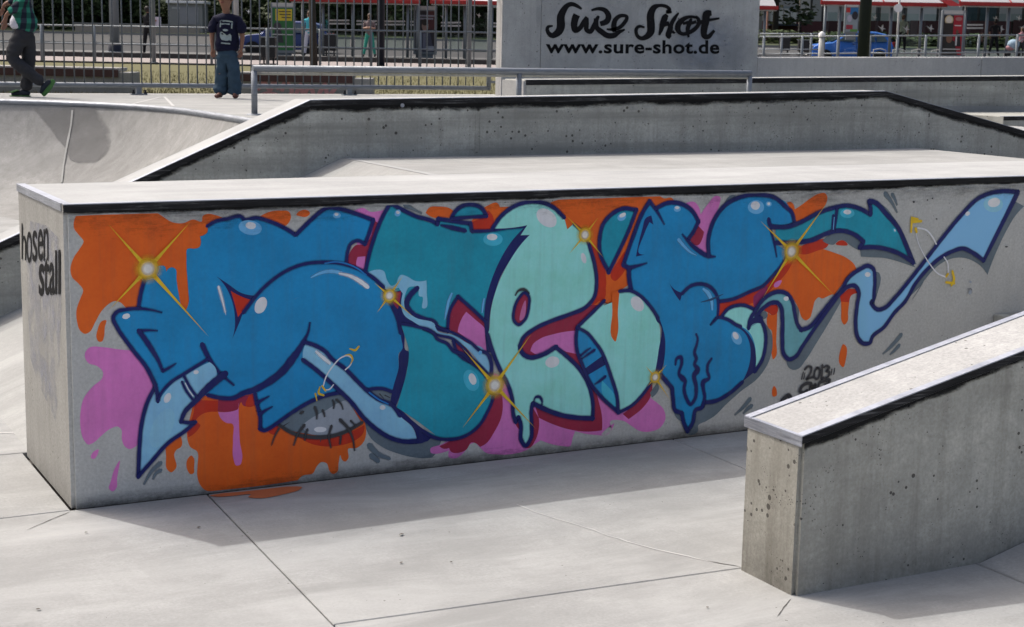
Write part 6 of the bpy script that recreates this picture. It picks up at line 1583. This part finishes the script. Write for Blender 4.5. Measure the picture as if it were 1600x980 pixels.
M['whitecloth'] = plain('white_cotton', (.58, .58, .66, 1), .9, 0, .1, 10)
M['blackcloth'] = plain('black_cloth', (.012, .012, .014, 1), .9, 0, .3, 10)
M['turq'] = plain('turquoise_cloth', (.06, .42, .50, 1), .8, 0, .1, 10)
M['greentrs'] = plain('green_trousers', (.035, .30, .22, 1), .85, 0, .15, 8)
M['greytop'] = plain('grey_brown_top', (.16, .12, .12, 1), .85, 0, .25, 18)
M['palegreen'] = plain('pale_green_shirt', (.30, .35, .27, 1), .85, 0, .15, 10)
M['pinktop'] = plain('pink_patterned_top', (.38, .20, .22, 1), .85, 0, .4, 25)
M['paper'] = plain('printed_paper', (.45, .42, .50, 1), .7, 0, .35, 30)
def _plaid():
    q = N('plaid_cotton'); v = q.coord(); sp = q.n('ShaderNodeSeparateXYZ'); q.l(v, sp.inputs[0])
    s1 = q.math('ADD', sp.outputs[0], q.math('MULTIPLY', sp.outputs[1], .35))
    a = q.math('GREATER_THAN', q.math('SINE', q.math('MULTIPLY', s1, 62)), .1); b_ = q.math('GREATER_THAN', q.math('SINE', q.math('MULTIPLY', sp.outputs[2], 56)), .1)
    c = q.mix(a, (.010, .014, .026, 1), (.012, .085, .065, 1)); c2 = q.mix(a, (.030, .042, .060, 1), (.025, .19, .135, 1))
    q.base(q.mix(q.math('MULTIPLY', b_, .85), c, c2)); q.rough(.9); q.b.inputs['Specular IOR Level'].default_value = .2; return q.m
M['plaid'] = _plaid()

from mathutils import noise as mnoise
def skin_mesh(name, nodes, edges, mats, parent, org, seg=None, sub=2, root=0, wr=0.0):
    """nodes: list of (x, y, z, rx[, ry]) in the frame of the picture (x right, y away, z up) about org"""
    me = bpy.data.meshes.new(name)
    me.from_pydata([tuple(RTH*n[0]+FWH*n[1]+ZUP*n[2]) for n in nodes], edges, [])
    o = bpy.data.objects.new(name, me); COL.objects.link(o)
    m = o.modifiers.new('Skin', 'SKIN'); m.use_smooth_shade = True; m.branch_smoothing = .6
    sv = me.skin_vertices[0].data
    for i, n in enumerate(nodes):
        sv[i].radius = (n[3], n[4] if len(n) > 4 else n[3]); sv[i].use_root = (i == root)
    s_ = o.modifiers.new('Sub', 'SUBSURF'); s_.levels = sub; s_.render_levels = sub
    bpy.context.view_layer.update()
    em = bpy.data.meshes.new_from_object(o.evaluated_get(bpy.context.evaluated_depsgraph_get()))
    bpy.data.objects.remove(o); bpy.data.meshes.remove(me)
    em.name = name; em.materials.clear()
    if not isinstance(mats, list): mats = [mats]
    for mt in mats: em.materials.append(mt)
    P3 = [RTH*n[0]+FWH*n[1]+ZUP*n[2] for n in nodes]
    for p in em.polygons:
        p.use_smooth = True
        if seg:
            best = 1e9; bi = 0
            for (a, b_), s2 in zip(edges, seg):
                A, B = P3[a], P3[b_]; d = B-A; t = max(0, min(1, (p.center-A).dot(d)/max(d.length_squared, 1e-9)))
                q = (p.center-A-d*t).length/(nodes[a][3]*(1-t)+nodes[b_][3]*t)
                if q < best: best = q; bi = s2
            p.material_index = bi
    if wr:      # folds of the cloth
        nn = [v.normal.copy() for v in em.vertices]
        for v, n_ in zip(em.vertices, nn):
            c = v.co; f = mnoise.noise(Vector((c.x*11, c.y*11, c.z*24)))+.6*mnoise.noise(Vector((c.x*26+5, c.y*26, c.z*34)))+.8*mnoise.noise(Vector((c.x*7+c.z*9, c.y*7, c.z*16+9)))
            v.co += n_*f*wr
    no = bpy.data.objects.new(name, em); link(no, parent)
    no.location = Vector(org)-(parent.location if parent else Vector())
    return no
def ball(name, c, r, mat, parent, sx=1, sy=1, sz=1, n=10):
    prof = [(r*math.sin(math.pi*i/n), -r*math.cos(math.pi*i/n)*sz) for i in range(n+1)]
    m = MB(); V = []; k = 12
    for rr, h in prof: V += [Vector(c)+RTH*rr*sx*math.cos(a)+FWH*rr*sy*math.sin(a)+ZUP*h for a in [2*math.pi*j/k for j in range(k)]]
    m.add(V, [(i*k+j, i*k+(j+1) % k, (i+1)*k+(j+1) % k, (i+1)*k+j) for i in range(n) for j in range(k)], 0, True)
    return m.build(name, mat, parent, fix=False)
def face(t, c, r, hairm, skinm, turn=0.0, tilt=0.0, hair=True):
    """features of a head centred at world point c with radius r, looking towards the camera turned by turn"""
    f = (-FWH*math.cos(turn)-RTH*math.sin(turn)).normalized(); s_ = f.cross(ZUP).normalized()
    for sg in (-1, 1):
        ball('eye', c+f*r*.86+s_*sg*r*.36+ZUP*r*.05, r*.13, M['blackcloth'], t)
        ball('ear', c+s_*sg*r*.98-ZUP*r*.08, r*.22, skinm, t, .5, 1, 1.3)
    ball('nose', c+f*r*1.0-ZUP*r*.18, r*.16, skinm, t, 1, 1, 1.2)
    ball('mouth', c+f*r*.84-ZUP*r*.55, r*.17, M['lips'], t, 1.3, .6, .5)
    if hair: ball('hair', c+ZUP*r*.30-f*r*.14, r*1.06, hairm, t, 1, 1, .95)
M['lips'] = plain('lips', (.20, .05, .045, 1), .5, 0, .1, 20)
def hand(nodes, edges, wrist_i, px, py, pz, dx, side, s=1.0):
    """adds palm, four fingers and a thumb below the wrist; returns nothing"""
    p = len(nodes); nodes.append((px, py, pz-.045*s, .024*s, .016*s)); edges.append((wrist_i, p))
    for k, (o_, l_) in enumerate(((-.020, .050), (-.007, .058), (.006, .056), (.018, .045))):
        i = len(nodes); nodes += [(px+o_*s, py-.004, pz-.075*s, .0085*s), (px+o_*s*1.1-dx*.008, py-.014*s, pz-(.075+l_*.5)*s, .008*s), (px+o_*s-dx*.016, py-.026*s, pz-(.072+l_)*s, .0065*s)]
        edges += [(p, i), (i, i+1), (i+1, i+2)]
    i = len(nodes); nodes += [(px+side*.026*s, py-.012*s, pz-.045*s, .0095*s), (px+side*.036*s, py-.024*s, pz-.075*s, .008*s)]; edges += [(p, i), (i, i+1)]

# ---- the boy
def boy():
    org = on_z(356, 154.0, PZ); t = thing('person', 'small boy in navy printed T-shirt and baggy jeans standing on the platform', 'person', tuple(org))
    n = [(0, 0, .56, .07, .05), (0, 0, .70, .07, .05), (0, 0, .84, .075, .05), (0, 0, .925, .048), (-.008, -.008, .985, .043), (-.012, -.02, 1.035, .060), (-.012, -.012, 1.11, .088), (-.01, 0, 1.18, .066)]
    e = [(0, 1), (1, 2), (2, 3), (3, 4), (4, 5), (5, 6), (6, 7)]
    for sg in (-1, 1):
        i = len(n); n += [(sg*.115, 0, .885, .040), (sg*.172, .012, .715, .031), (sg*.164, -.02, .575, .021)]; e += [(2, i), (i, i+1), (i+1, i+2)]
        hand(n, e, i+2, sg*.160, -.026, .575, sg, -sg, .95)
        i = len(n); n += [(sg*.06, 0, .48, .065), (sg*.072, -.01, .27, .052), (sg*.078, .01, .06, .034), (sg*.095, -.10, .028, .032, .022)]; e += [(0, i), (i, i+1), (i+1, i+2), (i+2, i+3)]
    skin_mesh('body', n, e, M['skin1'], t, org)
    sh = [(0, 0, .510, .150, .105), (0, 0, .56, .150, .108), (0, 0, .69, .142, .105), (0, 0, .82, .142, .100), (0, 0, .905, .100, .078), (0, 0, .955, .062, .056)]
    se = [(0, 1), (1, 2), (2, 3), (3, 4), (4, 5)]
    for sg in (-1, 1):
        i = len(sh); sh += [(sg*.120, 0, .885, .062), (sg*.157, .006, .80, .064), (sg*.175, .010, .720, .064)]; se += [(4, i), (i, i+1), (i+1, i+2)]
    so = skin_mesh('t_shirt', sh, se, M['navytee'], t, org, sub=3, wr=.009)
    je = [(0, 0, .60, .128, .095), (0, 0, .50, .140, .10)]; jj = [(0, 1)]
    for sg in (-1, 1):
        i = len(je); je += [(sg*.062, 0, .42, .086, .09), (sg*.070+.010, -.02-.02*sg, .27, .073, .08), (sg*.080, -.01*sg, .13, .078, .086), (sg*.085, -.004, .030, .084, .094)]; jj += [(1, i), (i, i+1), (i+1, i+2), (i+2, i+3)]
    skin_mesh('jeans', je, jj, M['jeans'], t, org, sub=3, wr=.013)
    for sg in (-1, 1):
        skin_mesh('shoe', [(sg*.088, .04, .035, .034), (sg*.094, -.05, .034, .038, .030), (sg*.108, -.13, .026, .030, .022)], [(0, 1), (1, 2)], M['brownshoe'], t, org)
    c = org+RTH*-.012+FWH*-.012+ZUP*1.11; face(t, c, .088, M['hair'], M['skin1'], turn=.35)
    # faded print on the chest, laid on the cloth
    bpy.context.view_layer.update()
    bv = BVHTree.FromPolygons([so.matrix_world @ v.co for v in so.data.vertices], [tuple(p.vertices) for p in so.data.polygons])
    def lay(P, k):
        V = []
        for x, z in P:
            q0 = org+RTH*x+ZUP*z-FWH*.5; h = bv.ray_cast(q0, FWH)[0] or (q0+FWH*.4); V.append(h-FWH*(.004+.0006*k))
        return V
    shapes = [[(-.062, .840), (-.02, .856), (.03, .848), (.076, .842), (.076, .856), (.03, .866), (-.03, .868), (-.062, .862)],
              [(-.062, .838), (-.048, .836), (-.052, .79), (-.064, .79)], [(.062, .838), (.076, .836), (.070, .775), (.056, .778)],
              [(-.045, .815), (-.01, .825), (.045, .815), (.045, .832), (-.045, .832)],
              [(-.058, .735), (-.042, .742), (-.02, .725), (.0, .715), (.012, .700), (.03, .705), (.048, .72), (.060, .70), (.062, .640), (.04, .650), (.02, .64), (-.015, .645), (-.04, .650), (-.058, .675), (-.064, .705)],
              [(-.03, .765), (-.01, .772), (.02, .768), (.03, .752), (.0, .745), (-.025, .75)],
              [(-.05, .61), (.05, .602), (.05, .616), (-.045, .624)]]
    for k, P in enumerate(shapes):
        n_ = len(P); c_ = (sum(q[0] for q in P)/n_, sum(q[1] for q in P)/n_); Q = []
        for i in range(n_):
            for t_ in (0, .5): Q.append((P[i][0]+(P[(i+1) % n_][0]-P[i][0])*t_, P[i][1]+(P[(i+1) % n_][1]-P[i][1])*t_))
        MB().add(lay(Q, k)+lay([c_], k), [(i, (i+1) % len(Q), len(Q)) for i in range(len(Q))]).build('print', M['teeprint'], t, fix=False)
boy()

# ---- the walking child
def walker():
    org = on_z(34, 151.5, PZ); t = thing('person', 'child in green plaid shirt and charcoal jeans walking along the coping', 'person', tuple(org))
    s = .00690
    def K(px, py, r, y=0, ry=None): return ((px-34)*s, y, (151.5-py)*s, r, ry or r)
    je = [K(39, 38, .115, 0, .095), K(39, 56, .120, 0, .10), K(33, 68, .098, -.06), K(23, 92, .080, -.08), K(44, 109, .068, -.07), K(72, 131, .060, -.06), K(46, 70, .095, .06), K(43, 102, .075, .06), K(40, 130, .066, .05), K(40, 143, .068, .05)]
    skin_mesh('jeans', je, [(0, 1), (1, 2), (2, 3), (3, 4), (4, 5), (1, 6), (6, 7), (7, 8), (8, 9)], M['greyjeans'], t, org, sub=3, wr=.009)
    b = [K(40, 40, .07, 0, .055), K(40, 15, .07, 0, .055), K(41, -15, .08, 0, .055), K(41, -30, .045), K(40, -38, .042), K(38, -46, .062), K(37, -56, .092), K(38, -66, .07)]
    e = [(0, 1), (1, 2), (2, 3), (3, 4), (4, 5), (5, 6), (6, 7)]
    i = len(b); b += [K(44, -18, .042, -.10), K(49, 4, .034, -.13), K(21, 25, .024, -.15)]; e += [(2, i), (i, i+1), (i+1, i+2)]
    hx, _, hz = K(19, 29, 0)[:3]; hand(b, e, i+2, hx, -.15, hz, 1, -1, 1.05)
    i = len(b); b += [K(36, -18, .042, .10), K(22, 2, .034, .12), K(8, 9, .024, .10)]; e += [(2, i), (i, i+1), (i+1, i+2)]
    hx, _, hz = K(3, 8, 0)[:3]; hand(b, e, i+2, hx, .10, hz, 1, 1, 1.05)
    skin_mesh('body', b, e, M['skin1'], t, org)
    us = [K(36, 48, .118, 0, .105), K(36, 40, .122, 0, .108), K(38, 20, .11, 0, .10)]
    skin_mesh('undershirt', us, [(0, 1), (1, 2)], M['whitecloth'], t, org, sub=3, wr=.006)
    sh = [K(49, 55, .085, .02, .130), K(42, 34, .140, 0, .135), K(37, 10, .158, 0, .13), K(38, -12, .150, 0, .12), K(39, -30, .085, 0, .07)]
    se = [(0, 1), (1, 2), (2, 3), (3, 4)]
    i = len(sh); sh += [K(44, -18, .062, -.10), K(49, 4, .058, -.13), K(36, 14, .050, -.14), K(24, 23, .044, -.15)]; se += [(3, i), (i, i+1), (i+1, i+2), (i+2, i+3)]
    i = len(sh); sh += [K(36, -18, .062, .10), K(22, 2, .056, .12), K(13, 7, .044, .11)]; se += [(3, i), (i, i+1), (i+1, i+2)]
    skin_mesh('plaid_shirt', sh, se, M['plaid'], t, org, sub=3, wr=.010)
    def shoe(P, sole):
        o = skin_mesh('shoe', P, [(0, 1), (1, 2), (1, 3)], M['shoe'], t, org)
        q = skin_mesh('sole', sole, [(0, 1), (1, 2)], M['lime'], t, org); q.parent = o; q.location = Vector()
    shoe([K(46, 146, .030, .05), K(34, 145.5, .036, .05, .034), K(15, 148, .030, .05, .022), K(40, 139, .036, .05)], [K(47, 150.3, .030, .05, .008), K(30, 150.3, .034, .05, .008), K(12, 150.4, .028, .05, .007)])
    shoe([K(83, 124, .030, -.06), K(74, 133, .035, -.06, .034), K(66, 146, .028, -.06, .022), K(71, 128, .036, -.06)], [K(88, 123, .010, -.06, .030), K(80, 136, .009, -.06, .034), K(69, 149, .008, -.06, .028)])
    for k in range(3):
        a = org+RTH*((26-k*4-34)*s)-FWH*.012+ZUP*((151.5-(141.5+k*1.4))*s); MB().obox(a+FWH*.03, RTH*.020, FWH*.03, ZUP*.004).build('lace', M['lime'], t)
    c = org+RTH*((37-34)*s)+ZUP*((151.5+56)*s); face(t, c, .092, M['hair2'], M['skin1'], turn=1.2)
walker()

# ---- people at the tram stop
def passer(px, py, d, h, label, top, trs, hairm, skinm, turn=0.0, arms='down', stride=.10, sit=False, cat='person'):
    org = at(px, py, d); t = thing('person', label, cat, tuple(org)); k = h/1.7
    def V(x, y, z, r, ry=None): return (x*k, y*k, z*k, r*k, (ry or r)*k)
    n = [V(0, 0, .95, .15, .11), V(0, 0, 1.15, .14, .10), V(0, 0, 1.35, .17, .11), V(0, 0, 1.46, .06), V(0, 0, 1.52, .055), V(0, 0, 1.58, .08), V(0, 0, 1.65, .075)]
    e = [(0, 1), (1, 2), (2, 3), (3, 4), (4, 5), (5, 6)]; sg_ = [0, 0, 0, 2, 2, 3]
    for sg in (-1, 1):
        i = len(n)
        if arms == 'down': n += [V(sg*.19, 0, 1.40, .055), V(sg*.24, .02, 1.14, .045), V(sg*.23, -.04, .90, .036), V(sg*.23, -.05, .80, .038, .022)]
        elif arms == 'fold': n += [V(sg*.18, 0, 1.40, .055), V(sg*.24, -.03, 1.15, .048), V(sg*.02, -.18, 1.17, .04), V(-sg*.08, -.19, 1.19, .035)]
        else: n += [V(sg*.17, 0, 1.40, .055), V(.05+sg*.14, -.05, 1.15, .045), V(.28, -.12+sg*.05, 1.22, .036), V(.36, -.12+sg*.05, 1.25, .034)]
        e += [(2, i), (i, i+1), (i+1, i+2), (i+2, i+3)]; sg_ += [0, 0, 2 if arms != 'read' else 0, 2]
        i = len(n)
        if sit: n += [V(sg*.10, -.05, .90, .10), V(sg*.12, -.42, .88, .075), V(sg*.12, -.45, .50, .055), V(sg*.13, -.58, .44, .045, .035)]
        else: n += [V(sg*.09, 0, .86, .10), V(sg*.10+stride*sg*.4, 0, .48, .072), V(sg*.10+stride*sg, .02, .10, .055), V(sg*.10+stride*sg, -.12, .04, .045, .035)]
        e += [(0, i), (i, i+1), (i+1, i+2), (i+2, i+3)]; sg_ += [1, 1, 1, 4]
    skin_mesh('body', n, e, [top, trs, skinm, hairm, M['blackcloth']], t, org, seg=sg_)
    f = (-FWH*math.cos(turn)-RTH*math.sin(turn)); hc = org+ZUP*1.61*k
    ball('hair', hc+ZUP*.03*k-f*.025*k, .096*k, hairm, t, 1, 1, 1.1)
    ball('nose', hc+f*.09*k-ZUP*.03, .018*k, skinm, t)
    return t
p_ = passer(232, 86.5, 57.0, 1.68, 'man in black clothes with papers in his hand leaning by a grey pole', M['blackcloth'], M['blackcloth'], M['hair'], M['skin1'], -1.3, 'read', .06)
q = at(247, 34, 56.8); pp_ = thing('newspaper', 'pale printed paper held by the man in black', 'paper', tuple(q)); MB().obox(q, RTH*.11-FWH*.05, FWH*.006, ZUP*.17).build('sheet', M['paper'], pp_); MB().obox(q+RTH*.10-FWH*.10, FWH*.10, RTH*.006, ZUP*.165).build('sheet', M['whitecloth'], pp_)
passer(483, 88, 57.2, 1.56, 'woman in turquoise top and white trousers behind the young tree', M['turq'], M['whitecloth'], M['hair2'], M['skin2'], .6, 'down', .07)
passer(577, 89.5, 57.0, 1.50, 'woman with folded arms in loose green trousers beside the navy mast', M['greytop'], M['greentrs'], M['hair2'], M['skin2'], .2, 'fold', .13)
passer(1408, 84, 60.5, 1.42, 'man in pale green shirt behind the thin white sign post', M['palegreen'], M['blackcloth'], M['hair2'], M['skin2'], 2.6, 'down', .05)
passer(1552, 88, 60.2, 1.35, 'dark clothed person under the shelter right of the red poster', M['blackcloth'], M['blackcloth'], M['hair'], M['skin1'], 1.2, 'down', .12)
passer(1594, 90, 58.0, 1.05, 'person in pink patterned top bending over a pushchair', M['pinktop'], M['greyjeans'], M['hair2'], M['skin2'], .8, 'read', .05)
# pushchair
c = at(1582, 88, 57.5); t = thing('pushchair', 'small pushchair with pale blue hood beside the person in pink', 'pushchair', tuple(c))
M['hood'] = plain('pale_blue_fabric', (.30, .42, .52, 1), .8, 0, .2, 10)
ball('hood', c+ZUP*.42, .20, M['hood'], t, 1.1, .9, .9); ball('seat', c+ZUP*.30-RTH*.10, .15, M['pinktop'], t, 1.1, .8, .7)
for dx in (-.18, .18):
    for dy in (-.15, .15): MB().tube([c+RTH*dx+FWH*dy+ZUP*.07, c+RTH*dx+FWH*(dy+.04)+ZUP*.07], .07, 12).build('wheel', M['tyre'], t)
    MB().tube([c+RTH*dx+ZUP*.07, c+RTH*dx*.4+ZUP*.32], .013, 6).build('strut', M['post'], t)
MB().tube([c+RTH*.10+ZUP*.40, c+RTH*.34+ZUP*.62], .013, 6).build('handle', M['post'], t)
